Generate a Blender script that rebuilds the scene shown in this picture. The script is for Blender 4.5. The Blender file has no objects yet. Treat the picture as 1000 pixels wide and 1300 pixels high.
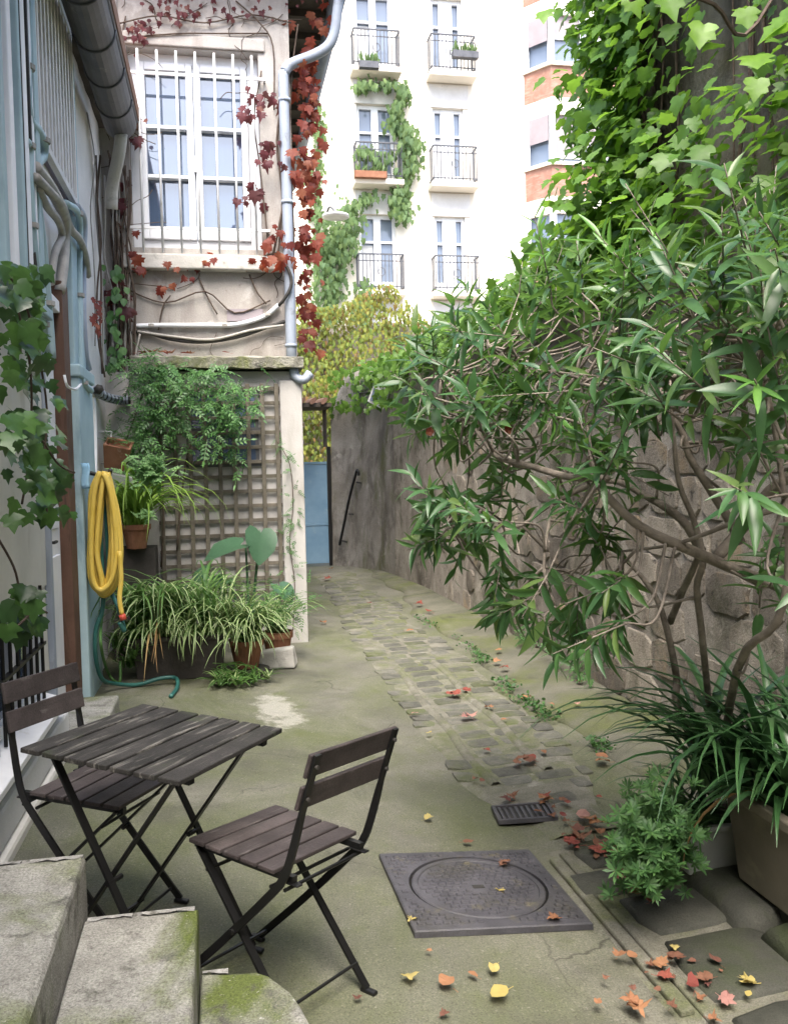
import bpy, math, random
import numpy as np
from mathutils import Matrix, Vector
random.seed(7); RNG = np.random.default_rng(7)
scn = bpy.context.scene; COL = scn.collection
R = math.radians

# ------------------------------------------------------------------ camera, world, sun, exposure
FPX, PITCH, ROLL, CAMH, PSI = 1150.0, 0.045, 0.022, 1.48, math.atan(0.19)
def _axes():
    f = Vector((math.sin(PSI)*math.cos(PITCH), math.cos(PSI)*math.cos(PITCH), -math.sin(PITCH)))
    r0 = Vector((math.cos(PSI), -math.sin(PSI), 0)); u0 = r0.cross(f)
    c, s = math.cos(ROLL), math.sin(ROLL)
    return f, r0*c-u0*s, r0*s+u0*c
CF, CR, CU = _axes()
cd = bpy.data.cameras.new('camera'); cam = bpy.data.objects.new('camera', cd); COL.objects.link(cam)
m = Matrix.Identity(4)
for i in range(3): m[i][0], m[i][1], m[i][2] = CR[i], CU[i], -CF[i]
m[2][3] = CAMH; cam.matrix_world = m
cd.sensor_fit = 'VERTICAL'; cd.sensor_height = 36; cd.lens = FPX/1300*36
cd.clip_start = .05; cd.clip_end = 2000
scn.camera = cam
SUN_EL, SUN_AZ = 60, 192      # azimuth of the sun measured clockwise from +Y (behind the viewer, to the left)
w = bpy.data.worlds.new('World'); scn.world = w; w.use_nodes = True
nt = w.node_tree; sky = nt.nodes.new('ShaderNodeTexSky'); sky.sky_type = 'NISHITA'; sky.sun_disc = False
sky.sun_elevation = R(SUN_EL); sky.sun_rotation = R(SUN_AZ); sky.air_density = 1.0; sky.dust_density = 4.0; sky.ozone_density = 1.0
bg = nt.nodes['Background']; nt.links.new(sky.outputs[0], bg.inputs[0]); bg.inputs[1].default_value = .15
sd = bpy.data.lights.new('sun', 'SUN'); sun = bpy.data.objects.new('sun', sd); COL.objects.link(sun)
sd.energy = 2.0; sd.angle = R(40); sd.color = (1, .95, .87)
sv = Vector((math.sin(R(SUN_AZ))*math.cos(R(SUN_EL)), math.cos(R(SUN_AZ))*math.cos(R(SUN_EL)), math.sin(R(SUN_EL))))
sun.rotation_euler = sv.to_track_quat('Z', 'Y').to_euler(); sun.location = (0, -4, 14)
vs = scn.view_settings; vs.view_transform = 'Standard'; vs.look = 'None'; vs.exposure = 2.0; vs.gamma = 1.0
scn.cycles.max_bounces = 5; scn.cycles.diffuse_bounces = 3; scn.cycles.glossy_bounces = 2; scn.cycles.transmission_bounces = 3

# ------------------------------------------------------------------ measuring helpers
def ray(px, py):
    v = CF + CR*((px-500)/FPX) - CU*((py-650)/FPX); return v
def at(px, py, d):   v = ray(px, py)*d; v.z += CAMH; return v        # d = metres in front of the viewer
def on_y(px, py, y): v = ray(px, py); v = v*(y/v.y); v.z += CAMH; return v
def on_x(px, py, x): v = ray(px, py); v = v*(x/v.x); v.z += CAMH; return v
def on_z(px, py, z): v = ray(px, py); v = v*((z-CAMH)/v.z); v.z += CAMH; return v
def sm(t): t = min(1, max(0, t)); return t*t*(3-2*t)
def fz(x, y):                                                       # height of the alley floor
    s = 1-.6*sm((y-4.5)/4)
    p = -.08*(max(x, -.95)+.2) if x < 1.25 else -.116+(min(x, 2.6)-1.25)*.06
    return p*s
def on_floor(px, py):
    z = 0
    for _ in range(8): v = on_z(px, py, z); z = fz(v.x, v.y)
    return v
def rnd(a, b): return random.uniform(a, b)

# ------------------------------------------------------------------ materials
MATS = {}
def nodes(name):
    mt = bpy.data.materials.new(name); mt.use_nodes = True; MATS[name] = mt
    return mt, mt.node_tree, mt.node_tree.nodes['Principled BSDF']
def L(nt, a, b): nt.links.new(a, b)
def noise(nt, co, scale, detail=6, rough=.6, dist=0.0, vscale=None):
    n = nt.nodes.new('ShaderNodeTexNoise'); n.inputs['Scale'].default_value = scale
    n.inputs['Detail'].default_value = detail; n.inputs['Roughness'].default_value = rough; n.inputs['Distortion'].default_value = dist
    if vscale:
        mp = nt.nodes.new('ShaderNodeMapping'); mp.inputs['Scale'].default_value = vscale; L(nt, co, mp.inputs[0]); co = mp.outputs[0]
    L(nt, co, n.inputs['Vector']); return n.outputs['Fac']
def ramp(nt, fac, stops):
    r = nt.nodes.new('ShaderNodeValToRGB'); e = r.color_ramp.elements
    while len(e) < len(stops): e.new(.5)
    for k, (p, c) in enumerate(stops):
        e[k].position = p; e[k].color = (*c, 1) if len(c) == 3 else c
    L(nt, fac, r.inputs[0]); return r.outputs[0]
def mix(nt, fac, a, b, mode='MIX'):
    mx = nt.nodes.new('ShaderNodeMix'); mx.data_type = 'RGBA'; mx.blend_type = mode
    for s, v in ((0, fac), (6, a), (7, b)):
        if hasattr(v, 'is_linked'): L(nt, v, mx.inputs[s])
        elif s == 0: mx.inputs[0].default_value = v
        else: mx.inputs[s].default_value = (*v, 1)
    return mx.outputs[2]
def g(v): return (v, v, v)
def surf(name, c1, c2, scale=3, rough=.85, bump=.25, bscale=40, layers=(), spec=.3, rand=0, metal=0, detail=6, lo=.35, hi=.65, bdist=.01, grain=0, shift=True):
    """noise blend of two colours; layers: (colour, noise scale, low, high, vector scale) painted over; fine relief by bump"""
    mt, nt, p = nodes(name)
    tc = nt.nodes.new('ShaderNodeTexCoord'); co = tc.outputs['Object']
    if rand:
        oi = nt.nodes.new('ShaderNodeObjectInfo'); ad = nt.nodes.new('ShaderNodeVectorMath'); ad.operation = 'ADD'
        ml = nt.nodes.new('ShaderNodeMath'); ml.operation = 'MULTIPLY'; ml.inputs[1].default_value = 37
        ml.inputs[1].default_value = 37 if shift else 0
        L(nt, oi.outputs['Random'], ml.inputs[0]); L(nt, co, ad.inputs[0]); L(nt, ml.outputs[0], ad.inputs[1]); co = ad.outputs[0]
    col = ramp(nt, noise(nt, co, scale, detail), [(lo, c1), (hi, c2)])
    for ly in layers:
        c, s, a, b = ly[:4]; vsc = ly[4] if len(ly) > 4 else None
        f = ramp(nt, noise(nt, co, s, 8, .65, .3, vsc), [(a, g(0)), (b, g(1))])
        col = mix(nt, f, col, c)
    if rand:
        hv = nt.nodes.new('ShaderNodeHueSaturation'); mr = nt.nodes.new('ShaderNodeMapRange')
        mr.inputs[3].default_value = 1-rand; mr.inputs[4].default_value = 1+rand
        L(nt, oi.outputs['Random'], mr.inputs[0]); L(nt, mr.outputs[0], hv.inputs['Value']); L(nt, col, hv.inputs['Color']); col = hv.outputs[0]
    if grain: col = mix(nt, 1, col, ramp(nt, noise(nt, tc.outputs['Object'], 170, 4, .75), [(.30, g(1-grain)), (.5, g(1)), (.70, g(1+grain*.8))]), 'MULTIPLY')
    L(nt, col, p.inputs['Base Color']); p.inputs['Roughness'].default_value = rough
    p.inputs['Specular IOR Level'].default_value = spec; p.inputs['Metallic'].default_value = metal
    if bump:
        b = nt.nodes.new('ShaderNodeBump'); b.inputs['Strength'].default_value = bump; b.inputs['Distance'].default_value = bdist
        L(nt, noise(nt, co, bscale, 8, .7), b.inputs['Height']); L(nt, b.outputs[0], p.inputs['Normal'])
    return mt
def leafmat(name, cols, rough=.45, trans=.3, spec=.4, tint=None, mottle=.15):
    mt, nt, p = nodes(name)
    oi = nt.nodes.new('ShaderNodeObjectInfo'); ge = nt.nodes.new('ShaderNodeNewGeometry')
    ad = nt.nodes.new('ShaderNodeMath'); ad.operation = 'ADD'; fr = nt.nodes.new('ShaderNodeMath'); fr.operation = 'FRACT'
    L(nt, oi.outputs['Random'], ad.inputs[0]); L(nt, ge.outputs['Random Per Island'], ad.inputs[1]); L(nt, ad.outputs[0], fr.inputs[0])
    n = len(cols); col = ramp(nt, fr.outputs[0], [(k/(max(1, n-1)), c) for k, c in enumerate(cols)])
    tc = nt.nodes.new('ShaderNodeTexCoord')
    nz = noise(nt, ge.outputs['Position'], 45, 3)
    col = mix(nt, ramp(nt, nz, [(.35, g(0)), (.7, g(mottle*2))]), col, tuple(x*.55 for x in cols[0]))
    L(nt, col, p.inputs['Base Color']); p.inputs['Roughness'].default_value = rough; p.inputs['Specular IOR Level'].default_value = spec
    tr = nt.nodes.new('ShaderNodeBsdfTranslucent'); ms = nt.nodes.new('ShaderNodeMixShader'); ms.inputs[0].default_value = trans
    tcol = mix(nt, .6, col, tint or tuple(min(1, x*1.6) for x in cols[-1])); L(nt, tcol, tr.inputs[0])
    out = nt.nodes['Material Output']; L(nt, p.outputs[0], ms.inputs[1]); L(nt, tr.outputs[0], ms.inputs[2]); L(nt, ms.outputs[0], out.inputs[0])
    return mt
def glassy(name, col, rough=.04, ior=1.9):
    mt, nt, p = nodes(name); p.inputs['Base Color'].default_value = (*col, 1); p.inputs['Roughness'].default_value = rough
    p.inputs['IOR'].default_value = ior; p.inputs['Specular IOR Level'].default_value = .7
    tc = nt.nodes.new('ShaderNodeTexCoord'); b = nt.nodes.new('ShaderNodeBump'); b.inputs['Strength'].default_value = .03
    L(nt, noise(nt, tc.outputs['Object'], 1.5, 2), b.inputs['Height']); L(nt, b.outputs[0], p.inputs['Normal']); return mt

def floor_mat():
    mt, nt, p = nodes('alley_concrete')
    tc = nt.nodes.new('ShaderNodeTexCoord'); co = tc.outputs['Object']
    col = ramp(nt, noise(nt, co, 1.1, 9, .68), [(.3, (.09, .09, .071)), (.52, (.152, .149, .12)), (.72, (.218, .211, .174))])
    moss = ramp(nt, noise(nt, co, .9, 9, .7, .4, (1.0, .6, 1)), [(.40, g(0)), (.60, g(.9))])
    col = mix(nt, moss, col, (.098, .111, .052))
    moss2 = ramp(nt, noise(nt, co, 4.5, 8, .7, .2), [(.55, g(0)), (.72, g(.6))]); col = mix(nt, moss2, col, (.10, .118, .042))
    dk = ramp(nt, noise(nt, co, 1.7, 8, .62, .6), [(.53, g(0)), (.7, g(.65))]); col = mix(nt, dk, col, (.075, .073, .058))
    # pale worn patch of newer screed
    mp = nt.nodes.new('ShaderNodeMapping'); mp.inputs['Location'].default_value = (-.32, -5.75, 0); L(nt, co, mp.inputs[0])
    ms = nt.nodes.new('ShaderNodeVectorMath'); ms.operation = 'MULTIPLY'; ms.inputs[1].default_value = (2.6, .85, 0); L(nt, mp.outputs[0], ms.inputs[0])
    ln = nt.nodes.new('ShaderNodeVectorMath'); ln.operation = 'LENGTH'; L(nt, ms.outputs[0], ln.inputs[0])
    nz = noise(nt, co, 5, 8, .7); ad = nt.nodes.new('ShaderNodeMath'); ad.operation = 'MULTIPLY_ADD'; ad.inputs[1].default_value = 1.2; L(nt, nz, ad.inputs[0]); L(nt, ln.outputs['Value'], ad.inputs[2])
    pf = ramp(nt, ad.outputs[0], [(.85, g(.7)), (1.0, g(0))]); col = mix(nt, pf, col, (.37, .36, .32))
    sp = ramp(nt, noise(nt, co, 150, 4, .75), [(.32, g(.45)), (.46, g(.95)), (.56, g(1.05)), (.68, g(1.6))]); col = mix(nt, 1, col, sp, 'MULTIPLY')
    wet = ramp(nt, noise(nt, co, 55, 4, .7), [(.62, g(0)), (.7, g(.5))]); col = mix(nt, wet, col, (.30, .295, .25))
    vo = nt.nodes.new('ShaderNodeTexVoronoi'); vo.feature = 'DISTANCE_TO_EDGE'; vo.inputs['Scale'].default_value = .75
    wz = nt.nodes.new('ShaderNodeTexNoise'); wz.inputs['Scale'].default_value = 4; wz.inputs['Detail'].default_value = 6; L(nt, co, wz.inputs['Vector'])
    wv = nt.nodes.new('ShaderNodeVectorMath'); wv.operation = 'MULTIPLY_ADD'; wv.inputs[1].default_value = (.35, .35, 0); L(nt, wz.outputs['Color'], wv.inputs[0]); L(nt, co, wv.inputs[2]); L(nt, wv.outputs[0], vo.inputs['Vector'])
    cr = ramp(nt, vo.outputs['Distance'], [(.001, g(.8)), (.004, g(0))])
    gate = ramp(nt, noise(nt, co, .8, 2), [(.47, g(0)), (.55, g(1))]); cr = mix(nt, 1, cr, gate, 'MULTIPLY')
    col = mix(nt, cr, col, (.04, .04, .03))
    L(nt, col, p.inputs['Base Color'])
    L(nt, ramp(nt, noise(nt, co, 2.2, 6), [(.35, g(.55)), (.65, g(.9))]), p.inputs['Roughness']); p.inputs['Specular IOR Level'].default_value = .3
    b = nt.nodes.new('ShaderNodeBump'); b.inputs['Strength'].default_value = .45; b.inputs['Distance'].default_value = .012
    L(nt, noise(nt, co, 60, 9, .72), b.inputs['Height']); L(nt, b.outputs[0], p.inputs['Normal'])
    return mt

GRASSY = (.10, .125, .04)
floor_mat()
surf('earth', (.10, .09, .07), (.16, .14, .11), 2)
surf('sett_stone', (.088, .089, .076), (.148, .145, .123), 12, .75, .8, 90, [((.095, .11, .045), 3, .47, .66), ((.19, .185, .155), 6, .58, .72)], rand=.2, grain=.4)
surf('joint_mortar', (.13, .127, .10), (.21, .203, .168), 8, .9, .7, 90, [((.11, .125, .052), 2.5, .46, .64), ((.28, .27, .235), 7, .6, .72)], grain=.45)
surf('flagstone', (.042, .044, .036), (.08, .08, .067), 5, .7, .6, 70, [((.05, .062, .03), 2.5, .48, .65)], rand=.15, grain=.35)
surf('apron_concrete', (.095, .096, .07), (.16, .155, .12), 2.2, .8, .5, 90, [((.105, .122, .04), 1.5, .45, .65), ((.06, .058, .045), 3, .56, .7)], grain=.4)
surf('step_stone', (.25, .245, .22), (.38, .372, .34), 7, .9, .9, 110, [((.12, .15, .042), 2.1, .47, .63), ((.11, .108, .092), 9, .54, .68), ((.5, .49, .46), 60, .62, .70)], grain=.6, bdist=.008)
surf('chipped_edge', (.30, .295, .275), (.44, .435, .42), 30, .9, .7, 90, [((.19, .185, .165), 22, .52, .62)], grain=.4)
surf('slat_wood', (.019, .018, .017), (.042, .039, .037), 6, .7, .7, 120, [((.20, .19, .17), 18, .54, .68, (3.0, .25, 1)), ((.028, .028, .024), 14, .52, .66, (4, .2, 1)), ((.04, .045, .03), 7, .6, .7)], rand=.18, bdist=.004, grain=.35)
surf('chair_wood', (.042, .034, .034), (.075, .062, .061), 7, .6, .5, 120, [((.17, .155, .148), 20, .6, .72, (3.0, .25, 1)), ((.04, .034, .033), 14, .54, .68, (4, .2, 1))], rand=.16, bdist=.003, grain=.3)
surf('black_steel', (.004, .004, .0045), (.007, .007, .007), 20, .45, .15, 80, [((.025, .015, .01), 30, .68, .76)], spec=.5, bdist=.002)
surf('cast_iron', (.045, .044, .052), (.078, .076, .088), 7, .6, .5, 120, [((.05, .048, .042), 3, .48, .66), ((.11, .10, .07), 12, .58, .72)], spec=.5, bdist=.004, grain=.3)
surf('iron_dark', (.02, .02, .02), (.04, .038, .035), 20, .7, .2, 90)
surf('wall_mortar', (.29, .258, .22), (.45, .41, .355), 3.2, .95, .9, 45, [((.13, .112, .094), 1.1, .47, .66, (1, 1, .5)), ((.088, .09, .05), 2.1, .54, .70), ((.50, .455, .39), 4.5, .56, .72), ((.06, .055, .047), 14, .60, .72)], bdist=.03, grain=.45)
surf('wall_stone', (.30, .262, .215), (.47, .415, .345), 5, .92, 1.0, 55, [((.13, .112, .094), 1.1, .47, .66, (1, 1, .5)), ((.088, .09, .05), 2.1, .54, .70), ((.42, .325, .215), 2.4, .54, .68), ((.07, .064, .056), 16, .58, .70)], rand=.38, bdist=.04, grain=.45, shift=False)
surf('far_render', (.25, .228, .198), (.38, .35, .312), 1.7, .95, .6, 40, [((.14, .125, .105), 2.2, .48, .64, (1, 1, .7)), ((.15, .155, .075), 2.0, .52, .68, (1, 1, .6)), ((.42, .39, .34), 5, .58, .7)], bdist=.02, grain=.35)
surf('plaster_cream', (.36, .335, .312), (.46, .435, .412), 1.6, .95, .4, 60, [((.23, .20, .178), 2.0, .50, .70, (1, 1, .22)), ((.50, .48, .46), 4, .6, .7), ((.19, .165, .145), 9, .62, .74)], grain=.15)
surf('plaster_white', (.62, .615, .615), (.73, .725, .725), 2, .92, .3, 60, [((.44, .41, .385), 2.4, .57, .74, (1, 1, .25)), ((.36, .31, .28), 11, .67, .75)], grain=.12)
surf('plaster_grey', (.58, .56, .50), (.70, .68, .62), 1.8, .92, .25, 60, [((.45, .42, .36), 2.4, .54, .72, (1, 1, .3))])
surf('annex_render', (.40, .385, .37), (.50, .485, .47), 1.8, .92, .3, 60, [((.34, .32, .29), 3, .54, .72, (1, 1, .22))])
surf('mossy_ledge', (.24, .23, .19), (.36, .35, .30), 7, .95, .9, 40, [((.17, .19, .07), 4, .46, .62), ((.10, .095, .08), 9, .56, .7)], bdist=.03)
surf('sill_stone', (.42, .41, .38), (.56, .54, .51), 5, .9, .5, 60, [((.22, .21, .19), 6, .54, .7)])
surf('blue_paint', (.31, .43, .475), (.40, .53, .575), 3, .65, .2, 50, [((.20, .30, .35), 4, .56, .7, (1, 1, .3)), ((.58, .56, .54), 9, .68, .74)])
surf('blue_gate', (.15, .27, .40), (.21, .34, .47), 2.5, .55, .15, 40, [((.26, .36, .44), 5, .62, .72)])
surf('white_paint', (.72, .73, .75), (.80, .81, .82), 6, .45, .1, 40, [((.60, .59, .57), 9, .62, .74)], spec=.45)
surf('white_frame', (.70, .72, .76), (.78, .80, .84), 4, .4, .05, 40, spec=.5)
surf('cable_grey', (.30, .29, .27), (.40, .38, .35), 14, .7, .2, 60, rand=.1)
surf('cable_dark', (.03, .03, .03), (.06, .055, .05), 20, .6, .1, 60)
surf('brown_wood', (.085, .045, .03), (.13, .072, .05), 5, .65, .3, 60, [((.05, .03, .02), 7, .56, .7, (4, 4, .5))])
surf('zinc_dark', (.05, .05, .054), (.078, .078, .082), 4, .5, .12, 60, [((.17, .165, .16), 7, .62, .76)], spec=.5)
surf('zinc_blue', (.27, .31, .38), (.34, .385, .46), 4, .55, .12, 60, [((.20, .21, .23), 8, .58, .72)], spec=.4)
surf('old_trellis', (.10, .088, .068), (.165, .148, .12), 8, .9, .5, 60, [((.10, .11, .06), 6, .56, .7)], rand=.15)
surf('lattice_white', (.62, .60, .585), (.72, .70, .69), 8, .8, .2, 60, rand=.06)
surf('terracotta', (.23, .10, .06), (.31, .15, .09), 7, .85, .35, 60, [((.46, .34, .26), 6, .6, .74), ((.2, .1, .06), 9, .58, .7)], rand=.12)
surf('dark_trough', (.045, .04, .036), (.075, .065, .06), 6, .7, .3, 50, [((.12, .10, .09), 5, .6, .74)])
surf('beige_trough', (.15, .135, .10), (.20, .18, .14), 3, .7, .25, 50, [((.24, .23, .16), 4, .54, .7)])
surf('green_trough', (.24, .255, .225), (.31, .325, .295), 4, .6, .15, 50, [((.22, .25, .18), 5, .56, .72)])
surf('soil', (.03, .024, .018), (.06, .048, .036), 25, 1, .8, 80)
surf('yellow_hose', (.62, .44, .07), (.70, .52, .12), 9, .5, .1, 60, [((.48, .38, .14), 12, .62, .74)], spec=.4)
surf('green_hose', (.02, .10, .09), (.035, .14, .12), 9, .45, .1, 60, spec=.5)
surf('red_plastic', (.45, .06, .04), (.52, .09, .06), 9, .5, 0)
surf('blue_rag', (.25, .45, .62), (.34, .55, .70), 8, .8, .2, 30)
surf('bark', (.17, .145, .122), (.29, .25, .215), 18, .85, .6, 70, [((.11, .09, .075), 8, .5, .7)])
surf('bark_dark', (.07, .05, .04), (.12, .09, .07), 18, .9, .6, 70)
surf('far_white', (.76, .71, .62), (.80, .755, .67), .6, .9, .05, 30, [((.70, .66, .60), .9, .56, .8, (1, 1, .3))])
surf('far_brick', (.30, .155, .115), (.38, .215, .165), 5, .9, .2, 12, [((.46, .30, .245), 3, .52, .7, (1, 1, 4))])
surf('far_iron', (.07, .075, .09), (.11, .115, .13), 9, .6, 0)
surf('shutter', (.28, .245, .265), (.34, .30, .32), 1.5, .7, .1, 9)
surf('wall_dark', (.14, .12, .10), (.25, .22, .18), 3, .95, .8, 30, [((.055, .045, .035), 2.5, .46, .62, (1, 1, .25)), ((.24, .23, .19), 4, .58, .72)], bdist=.03)
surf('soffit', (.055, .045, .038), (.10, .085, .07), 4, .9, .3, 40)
surf('roof_tile', (.20, .11, .08), (.28, .17, .12), 4, .9, .4, 30)
surf('pink_plaster', (.42, .36, .34), (.50, .44, .42), 1, .9, .1, 30)
surf('lamp_grey', (.45, .455, .46), (.56, .565, .57), 4, .5, .1, 40)
glassy('pane', (.06, .09, .15), .03, 2.15); glassy('far_pane', (.16, .20, .27), .08, 1.6)
leafmat('oleander', [(.032, .088, .030), (.05, .125, .042), (.08, .17, .05), (.042, .105, .045), (.065, .15, .045), (.12, .18, .05)], .36, .30, .45, tint=(.20, .40, .06))
leafmat('oleander_young', [(.10, .24, .05), (.14, .30, .06)], .35, .35, .5)
leafmat('ivy_green', [(.075, .16, .03), (.12, .25, .035), (.18, .34, .04), (.10, .20, .035)], .42, .45, .4, tint=(.30, .55, .05))
leafmat('ivy_wall', [(.05, .11, .025), (.08, .17, .03), (.15, .28, .045), (.10, .19, .035)], .45, .4, .4, tint=(.26, .48, .05))
leafmat('ivy_dark', [(.025, .06, .02), (.045, .10, .03), (.08, .18, .035), (.05, .11, .04)], .35, .25, .5)
leafmat('creeper_red', [(.13, .026, .021), (.21, .048, .028), (.09, .02, .022), (.27, .10, .05), (.16, .034, .025)], .55, .3, .3, tint=(.6, .1, .04))
leafmat('creeper_maroon', [(.085, .02, .028), (.13, .032, .04), (.06, .017, .024), (.18, .07, .055)], .6, .25, .3)
leafmat('creeper_yellow', [(.19, .27, .05), (.12, .21, .05), (.30, .34, .06), (.16, .25, .05), (.36, .36, .07), (.10, .18, .05), (.28, .15, .06)], .55, .4, .3)
leafmat('creeper_green', [(.09, .16, .06), (.14, .22, .08), (.11, .19, .09), (.17, .25, .08)], .55, .35, .3)
leafmat('jasmine', [(.06, .15, .05), (.09, .21, .065), (.13, .28, .075), (.07, .17, .06)], .45, .3, .4)
leafmat('spider_green', [(.06, .14, .035), (.09, .19, .05), (.13, .24, .06)], .45, .3, .4)
leafmat('spider_cream', [(.42, .48, .26), (.52, .55, .33), (.36, .43, .2)], .5, .3, .4, mottle=.05)
leafmat('strap_green', [(.03, .085, .028), (.045, .12, .038), (.065, .15, .05), (.04, .10, .042)], .32, .2, .55)
leafmat('dry_leaf', [(.35, .24, .10), (.42, .30, .14), (.3, .18, .08)], .7, .2, .2)
leafmat('euphorbia', [(.04, .10, .035), (.062, .145, .045), (.09, .19, .055)], .5, .3, .3)
leafmat('pale_sedum', [(.22, .40, .16), (.30, .48, .20), (.17, .33, .13)], .55, .3, .3)
leafmat('lime_grass', [(.22, .37, .06), (.30, .46, .08), (.17, .30, .05)], .5, .35, .3)
leafmat('arum', [(.055, .125, .07), (.08, .165, .09)], .4, .25, .4)
leafmat('tree_leaf', [(.06, .12, .03), (.10, .18, .04)], .5, .3, .3)
leafmat('fallen_red', [(.22, .06, .045), (.30, .09, .065), (.18, .045, .04)], .7, .15, .25)
leafmat('fallen_orange', [(.30, .14, .075), (.36, .19, .10), (.24, .11, .06)], .7, .15, .25)
leafmat('fallen_pink', [(.36, .18, .16), (.42, .24, .20)], .7, .15, .25)
leafmat('fallen_yellow', [(.42, .34, .11), (.46, .38, .15)], .7, .2, .25)
leafmat('fallen_brown', [(.16, .075, .05), (.22, .11, .07), (.12, .05, .045)], .75, .1, .2)

# ------------------------------------------------------------------ mesh builder
class MB:
    def __init__(s): s.v = []; s.f = []; s.mi = []
    def add(s, vs, fs, mi=0):
        o = len(s.v); s.v += [tuple(v) for v in vs]; s.f += [tuple(i+o for i in f) for f in fs]; s.mi += [mi]*len(fs); return s
    def box(s, a, b, mi=0):
        x0, y0, z0 = a; x1, y1, z1 = b
        return s.add([(x0,y0,z0),(x1,y0,z0),(x1,y1,z0),(x0,y1,z0),(x0,y0,z1),(x1,y0,z1),(x1,y1,z1),(x0,y1,z1)],
                     [(0,3,2,1),(4,5,6,7),(0,1,5,4),(1,2,6,5),(2,3,7,6),(3,0,4,7)], mi)
    def bar(s, p, q, wx, wz, up=(0, 0, 1)):                         # rectangular bar between two points
        p, q = Vector(p), Vector(q); d = (q-p).normalized(); u = Vector(up)
        if abs(d.dot(u)) > .98: u = Vector((1, 0, 0))
        a = d.cross(u).normalized()*wx/2; b = a.cross(d).normalized()*wz/2
        vs = [p-a-b, p+a-b, p+a+b, p-a+b, q-a-b, q+a-b, q+a+b, q-a+b]
        return s.add(vs, [(0,3,2,1),(4,5,6,7),(0,1,5,4),(1,2,6,5),(2,3,7,6),(3,0,4,7)])
    def tube(s, pts, r, n=6, cap=True, flat=1.0):
        pts = [Vector(p) for p in pts]; k = len(pts); rs = r if hasattr(r, '__len__') else [r]*k
        ref = None; vs = []
        for i, p in enumerate(pts):
            t = (pts[min(i+1, k-1)]-pts[max(i-1, 0)]).normalized()
            if ref is None: ref = t.orthogonal().normalized()
            ref = (ref-t*ref.dot(t)); ref = ref.normalized() if ref.length > 1e-6 else t.orthogonal().normalized()
            b = t.cross(ref)
            for j in range(n):
                an = 2*math.pi*j/n; vs.append(p+ref*(math.cos(an)*rs[i])+b*(math.sin(an)*rs[i]*flat))
        fs = [(i*n+j, i*n+(j+1) % n, (i+1)*n+(j+1) % n, (i+1)*n+j) for i in range(k-1) for j in range(n)]
        if cap: fs += [tuple(range(n))[::-1], tuple((k-1)*n+j for j in range(n))]
        return s.add(vs, fs)
    def lathe(s, prof, c=(0, 0, 0), n=20):
        vs = [(c[0]+r*math.cos(2*math.pi*j/n), c[1]+r*math.sin(2*math.pi*j/n), c[2]+z) for r, z in prof for j in range(n)]
        fs = [(i*n+j, i*n+(j+1) % n, (i+1)*n+(j+1) % n, (i+1)*n+j) for i in range(len(prof)-1) for j in range(n)]
        fs += [tuple(range(n))[::-1], tuple((len(prof)-1)*n+j for j in range(n))]
        return s.add(vs, fs)
    def prism(s, poly, z0, z1):
        n = len(poly); vs = [(x, y, z0) for x, y in poly]+[(x, y, z1) for x, y in poly]
        return s.add(vs, [tuple(range(n))[::-1], tuple(range(n, 2*n))]+[(i, (i+1) % n, n+(i+1) % n, n+i) for i in range(n)])
    def drape(s, dz=0.0): s.v = [(x, y, z+fz(x, y)+dz) for x, y, z in s.v]; return s
    def xform(s, M): s.v = [tuple(M @ Vector(v)) for v in s.v]; return s
    def mesh(s, name, mats, smooth=False):
        me = bpy.data.meshes.new(name); me.from_pydata(s.v, [], s.f)
        for mm in ([mats] if isinstance(mats, str) else mats): me.materials.append(MATS[mm])
        if any(s.mi): me.polygons.foreach_set('material_index', s.mi)
        if smooth: me.polygons.foreach_set('use_smooth', [True]*len(me.polygons))
        me.update(); return me
    def build(s, name, mats, parent=None, smooth=False, bevel=0, local=False, seg=2):
        return place(name, s.mesh(name, mats, smooth), parent, None, bevel, local, seg)
def place(name, me, parent=None, M=None, bevel=0, local=False, seg=2):
    o = bpy.data.objects.new(name, me); COL.objects.link(o)
    if parent is not None:
        o.parent = parent
        if parent.type == 'EMPTY' and not local: o.matrix_parent_inverse = parent.matrix_basis.inverted()
    if M is not None: o.matrix_basis = M
    if bevel:
        b = o.modifiers.new('bevel', 'BEVEL'); b.width = bevel; b.segments = seg; b.limit_method = 'ANGLE'; b.angle_limit = R(35)
    return o
def tag(o, label=None, cat=None, group=None, kind=None):
    for k, v in (('label', label), ('category', cat), ('group', group), ('kind', kind)):
        if v: o[k] = v
    return o
def thing(name, label, cat, loc=(0, 0, 0), M=None, group=None):
    o = bpy.data.objects.new(name, None); COL.objects.link(o); o.empty_display_size = .1
    o.matrix_basis = M if M is not None else Matrix.Translation(loc)
    return tag(o, label, cat, group)
def copy_tree(o, parent=None):
    c = o.copy(); COL.objects.link(c); c.parent = parent
    for ch in KIDS.get(o.name, [x for x in bpy.data.objects if x.parent == o]): copy_tree(ch, c)
    return c
KIDS = {}
def wobble(pts, a): return [Vector(p)+Vector((rnd(-a, a), rnd(-a, a), rnd(-a, a))) for p in pts]
def smooth_path(pts, n=5):
    pts = [Vector(p) for p in pts]; out = []
    P = [pts[0]*2-pts[1]]+pts+[pts[-1]*2-pts[-2]]
    for i in range(1, len(P)-2):
        for k in range(n):
            t = k/n; a, b, c, d = P[i-1], P[i], P[i+1], P[i+2]
            out.append(.5*((2*b)+(c-a)*t+(2*a-5*b+4*c-d)*t*t+(3*b-a-3*c+d)*t**3))
    return out+[pts[-1]]
def lerp_list(rs, n): return list(np.interp(np.linspace(0, 1, n), np.linspace(0, 1, len(rs)), rs))

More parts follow.
